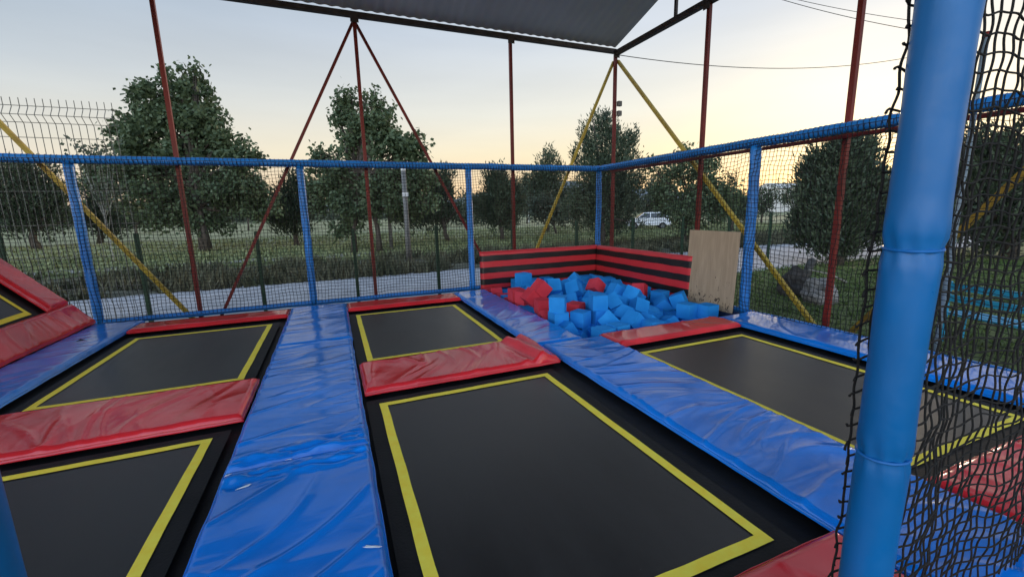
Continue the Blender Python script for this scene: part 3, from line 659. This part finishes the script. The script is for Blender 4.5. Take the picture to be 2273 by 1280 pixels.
def mat_mesh(x0, x1, y0, y1, tf=None, seed=0):
    """slightly sagging bed + yellow border band, as two grids; tf maps (x, y, z) for the tilted one"""
    nx, ny = 30, 40; V = []
    for j in range(ny+1):
        for i in range(nx+1):
            u, v = i/nx, j/ny; s = -.018*math.sin(math.pi*u)*math.sin(math.pi*v)+.004*noise.noise(Vector((u*3, v*3, seed)))*math.sin(math.pi*u)*math.sin(math.pi*v)
            V.append((x0+(x1-x0)*u, y0+(y1-y0)*v, s))
    Fs = [(j*(nx+1)+i, j*(nx+1)+i+1, (j+1)*(nx+1)+i+1, (j+1)*(nx+1)+i) for j in range(ny) for i in range(nx)]
    return V, Fs
def trampoline(label, x0, x1, y0, y1, tf=None, seed=0, w=.062, margin=.10):
    t = thing('trampoline', label, 'trampoline', 'trampolines of the court')
    T = tf or (lambda p: p)
    V, Fs = mat_mesh(x0, x1, y0, y1, seed=seed)
    mesh_obj('jumping_bed', [T(p) for p in V], Fs, MATF, t, sm=True)
    # woven outer border outside the yellow line
    a, b, c_, d = x0-margin, x1+margin, y0-margin, y1+margin
    mesh_obj('edge_border', [T(p) for p in [(a, c_, -.001), (b, c_, -.001), (b, d, -.001), (a, d, -.001), (x0, y0, -.001), (x1, y0, -.001), (x1, y1, -.001), (x0, y1, -.001)]],
             [(0, 1, 5, 4), (1, 2, 6, 5), (2, 3, 7, 6), (3, 0, 4, 7)], BLACKV, t)
    for k_, (p, q, hor) in enumerate((((x0, y0), (x1, y0), 1), ((x0, y1-w), (x1, y1-w), 1), ((x0, y0+w), (x0, y1-w), 0), ((x1-w, y0+w), (x1-w, y1-w), 0))):
        n = 44; V = []
        for i in range(n+1):
            f = i/n; x = p[0]+(q[0]-p[0])*f; y = p[1]+(q[1]-p[1])*f; e = .004*noise.noise(Vector((f*6, k_*3+seed, 1)))
            e2 = .003*noise.noise(Vector((f*9, k_*3+seed, 5)))
            for s in (0, 1):
                X = x+(e+s*(w+e2) if not hor else 0); Y = y+(e+s*(w+e2) if hor else 0)
                u = (X-x0)/(x1-x0); v = (Y-y0)/(y1-y0); u = min(max(u, 0), 1); v = min(max(v, 0), 1)
                V.append(T((X, Y, .005-.018*math.sin(math.pi*u)*math.sin(math.pi*v))))
        fs = [(2*i, 2*i+1, 2*i+3, 2*i+2) if hor == 0 else (2*i+1, 2*i, 2*i+2, 2*i+3) for i in range(n)]
        mesh_obj('yellow_stripe', V, fs, YEL, t)
    return t
trampoline('largest nearest trampoline bed in the middle, in front of the red divider pad', .24, 1.84, 1.21, 3.60, seed=1)
trampoline('small looking middle trampoline bed between the long blue strip and the foam pit', .23, 1.85, 4.75, 7.10, seed=2)
trampoline('trampoline bed at the far left between the sloping wall and the long blue strip', -2.57, -.94, 4.75, 7.10, seed=3)
trampoline('trampoline bed in the bottom left corner of the photo', -2.57, -.94, 1.20, 3.53, seed=4)
trampoline('trampoline bed on the right behind the near padded post, in front of the foam pit', 3.03, 4.62, 1.27, 3.70, seed=5)
SA = R(48)
def slope(p):      # (s up the slope, y, offset from the slope)
    s, y, n = p; return (-3.40-s*math.cos(SA)+n*math.sin(SA), y, .04+s*math.sin(SA)+n*math.cos(SA))
trampoline('tilted trampoline bed of the sloping wall at the left edge', .47, 1.9, 4.85, 7.45, tf=slope, seed=6)
trampoline('tilted trampoline bed of the sloping wall, hidden left of the frame', .47, 1.9, 1.3, 3.9, tf=slope, seed=7)
wb = thing('slope_frame', 'black board and steel behind the tilted trampolines at left', 'frame')
o = MB().add([slope(p) for p in [(0, .4, -.035), (0, 8.25, -.035), (2.35, 8.25, -.035), (2.35, .4, -.035), (0, .4, -.08), (0, 8.25, -.08), (2.35, 8.25, -.08), (2.35, .4, -.08)]],
             [(0, 1, 2, 3), (7, 6, 5, 4), (0, 4, 5, 1), (1, 5, 6, 2), (2, 6, 7, 3), (3, 7, 4, 0)]).build('backing', BLACKV, wb)
for y in (.6, 4.3, 8.2): MB().tube([(-4.93, y, GZ), (-4.93, y, 1.70)], .04, 8).build('leg', BLUE_T, wb)

def pad(label, x0, x1, y0, y1, m, th=.055, seed=0, ang=0.0, amp=1.0, res=.022, tf=None, lump=None, cat='pad', group=None, z0=0.0, freq=1.0, name='edge_pad'):
    nx = max(8, int((x1-x0)/res)); ny = max(8, int((y1-y0)/res)); V = []; ca, sa = math.cos(ang), math.sin(ang)
    w, l = x1-x0, y1-y0
    def hgt(x, y):
        e = min(x-x0, x1-x, y-y0, y1-y); ed = 1-(1-min(1, max(0, e)/.035))**2.2
        a = x*ca+y*sa; b = -x*sa+y*ca                             # b runs across the folds
        wx = noise.noise(Vector((a*1.1, b*1.1, seed+.5)))
        n1 = 1-abs(noise.noise(Vector((a*.55*freq, b*3.1*freq+wx*1.1, seed+2.1))))*2.6
        n2 = 1-abs(noise.noise(Vector((a*.9*freq, b*9.0*freq+wx*2.0, seed+7.3))))*2.6
        ca2, sa2 = math.cos(ang+.6), math.sin(ang+.6); a2 = x*ca2+y*sa2; b2 = -x*sa2+y*ca2
        n4 = 1-abs(noise.noise(Vector((a2*.7, b2*4.2+wx, seed+12))))*3.2
        n3 = noise.noise(Vector((x*1.5, y*1.5, seed+4)))
        ms = max(0, min(1, .5+1.6*noise.noise(Vector((x*1.2, y*1.2, seed+30)))))      # folds come in patches
        h = .0085*max(n1, 0)**3*(.4+.6*ms)+.0026*max(n2, 0)**2.5*ms+.006*n3+.0085*max(n4, 0)**3.5*(1-ms)
        if lump: h += lump(x, y)
        return (th+h*amp)*max(ed, 0)+.0
    for j in range(ny+1):
        for i in range(nx+1):
            x = x0+w*i/nx; y = y0+l*j/ny
            px = x+.008*noise.noise(Vector((y*4, 1, seed)))*(i in (0, nx)); py = y+.008*noise.noise(Vector((x*4, 2, seed)))*(j in (0, ny))
            V.append([px, py, z0+hgt(x, y)])
    Fs = [(j*(nx+1)+i, j*(nx+1)+i+1, (j+1)*(nx+1)+i+1, (j+1)*(nx+1)+i) for j in range(ny) for i in range(nx)]
    # vertical sides: the rim drops as a soft wall
    rim = [i for i in range(nx+1)]+[(j)*(nx+1)+nx for j in range(1, ny+1)]+[ny*(nx+1)+i for i in range(nx-1, -1, -1)]+[j*(nx+1) for j in range(ny-1, 0, -1)]
    for i in rim: V[i][2] = z0+th*(.42+.10*noise.noise(Vector((V[i][0]*7, V[i][1]*7, seed))))
    k = len(V)
    for i in rim: V.append([V[i][0], V[i][1], z0-.002])
    nr = len(rim)
    for q in range(nr): Fs.append((rim[q], k+q, k+(q+1) % nr, rim[(q+1) % nr]))
    Fs.append(tuple(k+q for q in range(nr)))
    if tf: V = [tf(p) for p in V]
    o = mesh_obj(name, V, Fs, m, sm=True)
    pts = [V[i] for i in rim]+[V[rim[0]]]
    MB().tube(pts, .0042, 5, cap=False).build('piping', m, o, sm=True)
    tag(o, label, cat, group); return o
def joint(yj): return lambda x, y: .020*math.exp(-((y-yj-.05*math.sin(x*3))/.075)**2)*(.5+1.3*noise.noise(Vector((x*4, y*22, 3)))+.7*noise.noise(Vector((x*11, y*40, 7))))
G1 = 'blue vinyl strip pads'; G2 = 'red vinyl pads'
# long blue strip between the two left columns of beds: three pads end to end
S1 = pad('nearest, longest section of the wide blue strip pad running up from the bottom edge', -.75, .11, .30, 2.90, BLUE, seed=1, ang=.15, amp=1.5, res=.012, lump=joint(2.80), group=G1)
pad('middle section of the wide blue strip pad between two red pads', -.75, .11, 2.905, 5.66, BLUE, seed=2, ang=-.12, amp=1.5, res=.013, lump=joint(3.02), group=G1)
pad('farthest section of the wide blue strip pad at the back rail', -.75, .12, 5.665, 7.98, BLUE, seed=3, ang=.25, amp=1.0, res=.02, group=G1)
# pale slivers painted as glints on the vinyl, one of them a torn flap
GLINT_TEAR = noisy('pale_glint_tear', (.55, .62, .70), (.80, .84, .88), 20, .35)
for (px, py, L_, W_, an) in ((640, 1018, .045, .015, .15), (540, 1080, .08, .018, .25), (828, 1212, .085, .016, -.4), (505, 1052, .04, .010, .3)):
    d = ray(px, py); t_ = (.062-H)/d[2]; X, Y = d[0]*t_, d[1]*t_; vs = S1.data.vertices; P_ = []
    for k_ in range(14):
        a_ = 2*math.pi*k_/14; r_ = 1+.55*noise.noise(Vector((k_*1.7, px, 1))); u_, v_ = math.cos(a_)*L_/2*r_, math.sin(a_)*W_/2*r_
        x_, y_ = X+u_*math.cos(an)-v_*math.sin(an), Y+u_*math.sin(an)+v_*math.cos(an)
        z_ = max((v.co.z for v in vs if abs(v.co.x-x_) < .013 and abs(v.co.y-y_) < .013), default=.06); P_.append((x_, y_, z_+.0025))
    cz = max(p[2] for p in P_)+.001; P_.append((X, Y, cz)); mesh_obj('glint_tear_patch', P_, [(k_, (k_+1) % 14, 14) for k_ in range(14)], GLINT_TEAR, S1)
# second strip
pad('blue strip pad between the largest bed and the right bed', 2.15, 2.97, -.1, 4.33, BLUE, seed=6, ang=-.45, amp=1.5, res=.015, group=G1)
pad('blue strip pad along the left side of the foam pit', 2.06, 2.72, 4.335, 7.98, BLUE, seed=7, ang=.35, amp=1.1, res=.02, group=G1)
pad('blue strip pad at the foot of the sloping wall on the left', -3.42, -2.80, .30, 8.15, BLUE, seed=8, ang=.2, amp=.7, res=.024, group=G1)
pad('far section of the blue strip pad along the right net wall', 4.93, 5.62, 2.4, 4.36, BLUE, seed=9, ang=.3, amp=1.1, res=.02, group=G1)
pad('near section of the blue strip pad along the right net wall', 4.86, 5.62, -.1, 2.395, BLUE, seed=10, ang=.3, amp=1.1, res=.02, group=G1)
# red pads
pad('red pad lying along the back rail left of the long blue strip', -2.79, -.76, 7.46, 7.90, RED, seed=11, ang=1.2, amp=.8, group=G2)
pad('red pad lying along the back rail between the long blue strip and the pit strip', .13, 2.05, 7.42, 7.94, RED, seed=12, ang=1.2, amp=.8, group=G2)
pad('red divider pad between the two left beds', -2.79, -.78, 3.74, 4.62, RED, seed=13, ang=1.25, amp=1.2, res=.018, group=G2)
def bunch(x, y):      # cover bunched up at the right end
    return .03*math.exp(-((x-1.88)/.14)**2)*(1+.8*math.sin(x*30+y*5))+.022*math.exp(-((x-1.98)/.08)**2)
pad('red divider pad in the middle with its cover bunched at the right end', .14, 2.11, 3.82, 4.62, RED, seed=14, ang=1.2, amp=1.4, res=.016, lump=bunch, group=G2)
pad('red pad along the front edge of the foam pit', 2.985, 4.92, 3.96, 4.40, RED, seed=15, ang=1.1, amp=1.2, res=.018, group=G2)
pad('red pad at the bottom edge in front of the largest bed', .13, 2.13, .30, 1.12, RED, seed=16, ang=1.3, amp=.9, res=.018, group=G2)
pad('red pad behind the coarse near net in front of the right bed', 2.99, 4.84, .2, 1.16, RED, seed=17, ang=1.3, amp=1.3, res=.018, group=G2)
pad('red pad in front of the bottom left bed, below the frame', -2.79, -.78, .3, 1.1, RED, seed=18, ang=1.3, amp=.9, group=G2)
pad('tilted red pad along the foot of the sloping wall', .02, .42, .4, 8.2, RED, seed=19, ang=.4, amp=1.1, tf=slope, group=G2)
pad('red pad climbing the far edge of the sloping wall', .425, 2.3, 7.72, 8.2, RED, seed=20, ang=1.3, amp=.8, tf=slope, group=G2, th=.07)
pad('tilted red pad between the two sloping beds', .425, 2.3, 4.1, 4.65, RED, seed=21, ang=1.3, amp=.8, tf=slope, group=G2)
lf = MB(); lf.add([(0, 0, .0), (.03, .012, .012), (.07, 0, .004), (.03, -.014, .010), (.035, 0, .002)], [(0, 4, 1), (1, 4, 2), (2, 4, 3), (3, 4, 0)])
lo = lf.build('dry_leaf', noisy('dead_leaf', (.02, .012, .008), (.04, .025, .015))); lo.location = (-3.13, 6.98, .072); lo.scale = (1.5, 1.5, 2); tag(lo, 'dark dry leaf lying on the left blue strip pad', 'leaf')

# striped padded walls of the pit
def wallpad(lb, a, b, nrm, seed):
    a = np.array(a); b = np.array(b); L_ = np.linalg.norm(b-a); d = (b-a)/L_; nn = np.array(nrm, float); nx, nz = int(L_/.04), 22; V = []
    for s, th in ((0, 0), (1, .07)):
        for j in range(nz+1):
            for i in range(nx+1):
                u, v = i/nx, j/nz; e = min(u*L_, (1-u)*L_, v*.86, (1-v)*.86); k = (1-(1-min(1, e/.04))**2)
                t_ = (.03+(th-.03)*k+.006*noise.noise(Vector((u*L_*3, v*4, seed)))*k) if s else 0
                p = a+d*u*L_+nn*t_; V.append((p[0], p[1], -.10+.86*v+(.006*noise.noise(Vector((u*L_*2, 3, seed))) if j == nz else 0)))
    m1 = (nx+1)*(nz+1); Fs = []
    for s in (0, 1):
        for j in range(nz):
            for i in range(nx):
                q = (j*(nx+1)+i, j*(nx+1)+i+1, (j+1)*(nx+1)+i+1, (j+1)*(nx+1)+i); Fs.append(tuple(x+s*m1 for x in (q if s else q[::-1])))
    rim = [i for i in range(nx+1)]+[j*(nx+1)+nx for j in range(1, nz+1)]+[nz*(nx+1)+i for i in range(nx-1, -1, -1)]+[j*(nx+1) for j in range(nz-1, 0, -1)]
    for q in range(len(rim)): a_, b_ = rim[q], rim[(q+1) % len(rim)]; Fs.append((a_, b_, b_+m1, a_+m1))
    o = mesh_obj('wall_pad', V, Fs, STRIPE, sm=True); tag(o, lb, 'wall pad', 'striped pads round the pit'); return o
wallpad('red and black striped wall pad on the back side of the foam pit', (2.76, 8.43, 0), (5.60, 8.43, 0), (0, -1, 0), 1)
wallpad('red and black striped wall pad on the right side of the foam pit', (5.60, 8.35, 0), (5.60, 5.50, 0), (-1, 0, 0), 2)
bd = MB().box(0, .018, -.49, .49, -.04, 1.20).build('plywood_board', PLY, bevel=.002); bd.location = (5.535, 5.12, 0); bd.rotation_euler = (0, R(2.5), R(0)); tag(bd, 'bare scuffed plywood board standing at the right end of the foam pit', 'board')
# foam cubes
def cube_mesh(m, s, seed):
    me_o = MB().box(-s/2, s/2, -s/2, s/2, -s/2, s/2); n = 5; V = []; Fs = []
    for ax in range(3):
        for sg in (-1, 1):
            st = len(V)
            for j in range(n+1):
                for i in range(n+1):
                    u, v = (i/n-.5)*s, (j/n-.5)*s; p = [0, 0, 0]; p[ax] = sg*s/2; p[(ax+1) % 3] = u; p[(ax+2) % 3] = v
                    q = Vector(p); q *= 1-.05*max(0, (abs(u)+abs(v))/s-.8)
                    q += Vector([.004*noise.noise(q*6+Vector((seed, k_, 0))) for k_ in range(3)]); V.append(tuple(q))
            for j in range(n):
                for i in range(n):
                    f = (st+j*(n+1)+i, st+j*(n+1)+i+1, st+(j+1)*(n+1)+i+1, st+(j+1)*(n+1)+i); Fs.append(f if sg > 0 else f[::-1])
    me = bpy.data.meshes.new('foam_cube'); me.from_pydata(V, [], Fs); me.materials.append(m); return me
CB = [cube_mesh(FOAM_B, .226, k) for k in range(4)]; CRm = [cube_mesh(FOAM_R, .226, k+9) for k in range(2)]
CUBES = [(3.835,4.629,-0.5,0,-0.095,-0.995,-0,0),
(3.206,4.656,-0.498,0.032,-0.706,-0.032,-0.706,0),
(5.195,4.65,-0.498,0.382,-0.595,0.382,0.595,0),
(4.126,4.746,-0.491,0.464,0.533,-0.464,0.533,0),
(2.922,6.912,-0.328,0.098,-0.098,0.7,-0.7,0),
(2.929,5.143,-0.441,0.099,0.072,0.993,-0.007,0),
(3.476,4.7,-0.494,0.665,-0.665,0.239,-0.239,0),
(2.912,8.106,-0.327,0.545,-0.545,0.45,-0.45,0),
(3.041,5.361,-0.445,0.706,0.032,0.706,-0.032,0),
(2.927,4.853,-0.483,0,0.657,-0.754,0,0),
(5.004,4.886,-0.481,0.576,0,0,0.818,0),
(3.14,5.39,-0.217,0.091,-0,-0,0.996,0),
(3.379,5.312,-0.223,0.07,-0.704,0.07,0.704,0),
(2.933,6.662,-0.33,0.555,-0.438,-0.555,-0.438,0),
(3.121,5.093,-0.272,0.473,-0.085,-0.877,-0.022,0),
(2.984,7.473,-0.327,0.427,0.427,-0.564,-0.564,0),
(3.19,4.588,-0.277,0.559,0.559,0.433,0.433,0),
(4.768,4.814,-0.486,0,-0.493,-0.87,0,0),
(4.921,4.567,-0.504,0.511,-0.511,0.489,-0.489,0),
(3.9,4.554,-0.279,0.498,-0.5,0.503,-0.5,0),
(5.314,4.931,-0.251,0.706,-0.043,0.706,0.043,0),
(3.618,5.289,-0.224,0.074,0.703,-0.074,0.703,0),
(3.903,4.785,-0.262,0,0.009,-1,-0,0),
(3.23,5.72,-0.179,0.041,0.041,0.706,0.706,0),
(2.936,6.153,-0.341,0.879,-0,-0,0.476,0),
(2.894,5.394,-0.216,0.002,0.003,-0.707,-0.707,0),
(3.268,6.409,-0.373,0.698,-0,-0,-0.716,0),
(2.981,7.842,-0.327,0.863,-0,-0,0.506,0),
(2.908,4.881,-0.255,0,0.998,-0.07,0,0),
(2.901,7.603,-0.098,0.558,0.45,-0.459,0.525,1),
(4.183,4.577,-0.29,0.444,0.545,-0.424,-0.571,0),
(5.294,5.862,-0.201,0.63,0,-0,0.777,0),
(4.944,4.673,-0.271,0.706,-0.706,-0.04,0.04,0),
(3.016,6.426,-0.335,0.707,-0.003,0.707,0.003,0),
(4.636,4.587,-0.351,0.178,-0.389,0.077,-0.901,0),
(2.893,6.407,-0.107,0.707,0.707,0,0,0),
(4.271,5.421,-0.17,0.263,0.854,-0.43,-0.132,0),
(4.404,4.586,-0.503,0,0,-0,-1,0),
(3.185,6.124,-0.226,0.401,-0.529,0.736,0.134,0),
(3.385,5.035,-0.243,0.996,0,-0,-0.086,0),
(2.908,6.649,-0.105,0.535,0.462,-0.535,0.462,1),
(2.893,6.167,-0.113,0.5,0.5,-0.5,-0.5,0),
(5.3,5.561,-0.204,0.098,-0.7,0.098,0.7,0),
(3.963,4.554,-0.053,0.71,-0.001,0.002,-0.704,0),
(4.168,6.236,0.027,0.695,-0.695,-0.131,0.131,0),
(4.852,5.518,-0.207,0,-0.913,-0.407,0,0),
(5.038,5.037,-0.017,0.087,-0.087,0.702,-0.702,0),
(3.631,4.782,-0.247,0.456,-0.466,0.53,0.542,0),
(2.901,5.939,-0.14,0.707,0.707,-0.005,-0.005,0),
(5.076,5.047,-0.242,0,-0.599,0.8,0,0),
(4.078,4.789,-0.054,0.338,0.318,0.638,-0.615,0),
(3.459,4.553,-0.28,0,-0.707,0,0.707,0),
(5.32,6.192,-0.2,0.523,-0.507,-0.477,-0.492,0),
(4.988,5.848,-0.201,0.639,0.303,-0.639,0.302,0),
(5.021,5.299,-0.224,0.509,0.509,0.491,0.491,0),
(3.411,5.69,0.035,0,-0.873,0.487,0,1),
(2.913,5.66,-0.398,0,0.713,0.701,0,0),
(5.039,6.111,-0.156,0.227,-0.726,-0.62,0.194,0),
(5.244,5.884,0.025,0.705,0.06,-0.705,0.06,0),
(2.903,8.185,-0.101,0,0.009,1,-0,1),
(5.314,6.461,0.026,0.437,0.495,0.563,-0.497,0),
(2.942,5.392,0.009,0.708,0.009,0.706,-0.009,0),
(3.199,8.069,-0.131,0,-0.01,1,0,0),
(4.803,5.14,-0.235,0,0.268,-0.963,-0,0),
(3.744,5.026,-0.253,0.511,-0.58,0.487,0.406,0),
(2.973,5.955,0.087,0.042,0.706,-0.042,0.706,1),
(2.951,7.218,-0.327,0.01,0,0,-1,0),
(2.928,4.618,-0.501,0.466,-0.466,0.532,-0.532,0),
(2.936,5.142,-0.124,0.875,-0.067,0.479,-0.037,0),
(5.302,4.879,-0.029,0.52,0.48,0.52,-0.48,0),
(2.917,6.882,-0.102,0.518,0.518,0.481,0.481,1),
(3.262,5.299,0.002,0.687,-0.687,-0.167,0.167,0),
(4.534,4.809,-0.186,0.637,0.107,-0.378,0.663,0),
(4.18,8.187,0.035,0.707,-0,-0.707,0,0),
(2.946,4.566,-0.279,0.706,0.045,0.706,-0.045,0),
(3.628,7.698,0.011,0.031,-0.741,-0.495,-0.453,0),
(4.858,6.07,-0.003,0.439,-0.043,0.893,-0.091,0),
(4.268,6.992,0.035,0.459,-0.537,-0.459,-0.537,0),
(4.135,5.963,0.053,0.55,0.586,-0.395,0.444,0),
(4.383,5.125,-0.249,0.54,0.5,0.672,-0.082,0),
(5.085,5.618,-0.038,0.809,-0.436,0.384,0.085,0),
(3.907,5.29,-0.059,0.178,0.142,0.91,-0.347,0),
(2.942,7.352,-0.101,0.999,0,-0,-0.043,0),
(4.619,6.027,0.069,0.375,-0.286,0.646,0.599,0),
(4.329,5.743,0.014,0.548,-0.227,-0.444,0.671,0),
(4.303,4.824,-0.228,0.983,-0.012,-0.166,-0.071,0),
(3.155,4.561,-0.053,0.485,-0.485,-0.515,0.515,0),
(4.055,5.712,0.029,0.566,0.548,-0.428,-0.442,0),
(4.734,5.763,-0.069,0.325,-0.841,-0.391,0.185,0),
(5.258,5.443,0.051,0.158,0.279,-0.793,-0.518,0),
(3.871,6.256,-0.042,0.837,0.293,-0.454,-0.088,0),
(4.583,7.251,0.035,0.113,-0.698,0.113,0.698,0),
(3.901,8.142,0.035,0.317,0.632,0.317,-0.632,0),
(2.926,6.585,0.121,0,-0.565,-0.825,-0,1),
(2.927,7.124,-0.101,0.481,-0.518,-0.481,-0.518,1),
(4.528,8.078,-0.11,0.088,-0.418,0.232,-0.874,0),
(3.428,7.944,0.058,0.031,0.035,0.666,0.744,0),
(4.487,7.788,-0.067,0.031,0.323,0.083,-0.942,0),
(4.203,6.733,0.032,0.578,0.578,-0.407,-0.407,0),
(3.373,6.226,0.087,0.13,0.282,0.95,-0.039,0),
(2.94,6.313,0.167,0.252,0.661,-0.654,-0.268,1),
(3.989,7.155,0.081,0.76,0.27,0.198,0.557,0),
(2.893,6.844,0.123,0.5,0.5,0.5,0.5,1),
(3.86,5.03,0.029,0.598,-0.144,-0.312,0.725,0),
(4.825,6.411,-0.012,0.098,-0.734,-0.55,0.387,0),
(2.894,7.895,-0.064,0.149,0.687,-0.695,0.151,1),
(3.935,6.831,0.164,0.266,0.191,-0.605,0.726,0),
(4.805,7.193,0.035,0.12,0.697,-0.12,0.697,0),
(3.798,4.775,0.013,0.612,-0.233,-0.291,0.697,0),
(4.188,7.71,-0.012,0.339,0.904,0.004,-0.26,0),
(3.582,5.271,0,0.705,-0.053,-0.705,-0.053,0),
(3.729,7.965,0.035,0.373,0.601,0.373,-0.601,0),
(3.903,5.438,0.134,0.896,0.402,-0.186,0.024,0),
(3.629,6.18,0.039,0.602,-0.461,-0.652,0.016,0),
(3.672,5.486,0.016,0.053,0.705,-0.053,0.705,0),
(5.046,6.627,-0.009,0.191,-0.871,0.449,0.058,0),
(4.023,6.538,0.03,0.701,0.09,-0.701,0.09,0),
(4.488,6.581,0.071,0.678,0.434,0.072,0.589,0),
(5.298,8.012,0.015,0.565,0.576,-0.422,0.414,0),
(5.315,7.264,-0.025,0.671,-0.328,-0.598,0.292,0),
(3.907,7.523,0.035,0,-0.552,-0.834,0,0),
(5.062,7.521,0.069,0.755,-0.651,0.082,0.014,0),
(3.223,7.281,0.092,0,-0.928,0.373,-0,0),
(3.426,4.618,-0.049,0.528,-0.528,0.471,-0.471,0),
(4.604,5.364,-0.111,0.8,-0.542,0.256,-0.024,0),
(5.302,7.533,0.029,0.708,0.063,0.703,-0.006,0),
(3.902,5.97,0.079,0.862,-0.485,0.114,0.098,0),
(4.299,6.479,0.195,0.709,-0.365,0.131,-0.589,1),
(5.039,7.968,0.035,0.486,0.486,0.513,0.513,0),
(5.106,6.261,0.097,0.726,0.604,0.309,0.114,1),
(3.494,8.177,0.051,0,0.739,0.674,0,0),
(4.412,6.032,0.168,0.579,-0.669,-0.325,-0.333,0),
(3.542,5.003,-0.015,0.375,-0.345,0.235,-0.828,0),
(3.723,5.747,0.036,0.851,-0.517,-0.012,-0.096,0),
(3.757,6.54,0.1,0.181,-0.586,0.593,0.522,0),
(4.816,6.765,0.037,0.319,0.641,-0.298,0.631,0),
(3.103,6.276,0.307,0.044,-0.367,0.027,-0.929,1),
(3.402,6.422,0.273,0.167,0.635,-0.297,-0.693,0),
(4.325,7.206,0.186,0.24,-0.928,0.001,0.285,0),
(3.556,5.285,0.227,0.424,-0.424,0.566,-0.566,0),
(3.388,6.585,0.087,0.271,0.279,0.396,-0.832,0),
(3.731,6.273,0.24,0.331,0.843,-0.418,0.075,0),
(3.209,7.23,0.32,0.055,-0.055,0.705,-0.705,0),
(2.895,5.667,-0.058,0.382,0.924,-0.003,0.005,1),
(3.577,6.762,0.17,0.042,0.409,-0.607,0.68,0),
(4.411,5.418,0.027,0.08,0.518,-0.196,-0.829,0),
(2.939,5.4,0.236,0.635,-0.314,0.633,0.313,0),
(3.16,6.836,0.111,0.493,0.165,0.281,-0.807,0),
(4.519,5.723,0.161,0.705,-0.593,-0.011,0.388,0),
(3.234,5.95,-0.015,0.871,-0.436,-0.057,-0.219,0)]
def where(q):
    x, y = q[0], q[1]
    if y > 7.55: return 'lying against the striped back wall pad'
    if x > 4.85 and y < 5.7: return 'lying in front of the plywood board'
    if x > 4.85: return 'lying against the striped right wall pad'
    if x < 3.25: return 'lying beside the blue pit strip on the left'
    if y < 5.1: return 'at the front edge of the pit by the red pad'
    if y < 6.3: return 'in the front half of the pit heap'
    return 'in the back half of the pit heap'
for i, q in enumerate(CUBES):
    me = CRm[i % 2] if CUBES[i][7] else CB[i % 4]
    o = bpy.data.objects.new('foam_cube', me); col.objects.link(o); o.location = (q[0], q[1], q[2])
    o.rotation_mode = 'QUATERNION'; o.rotation_quaternion = q[3:7]
    lay = '' if q[2] > .0 else ', half buried'
    tag(o, ('red' if CUBES[i][7] else 'blue')+' foam cube '+where(q)+lay, 'foam cube', 'foam cubes in the pit')
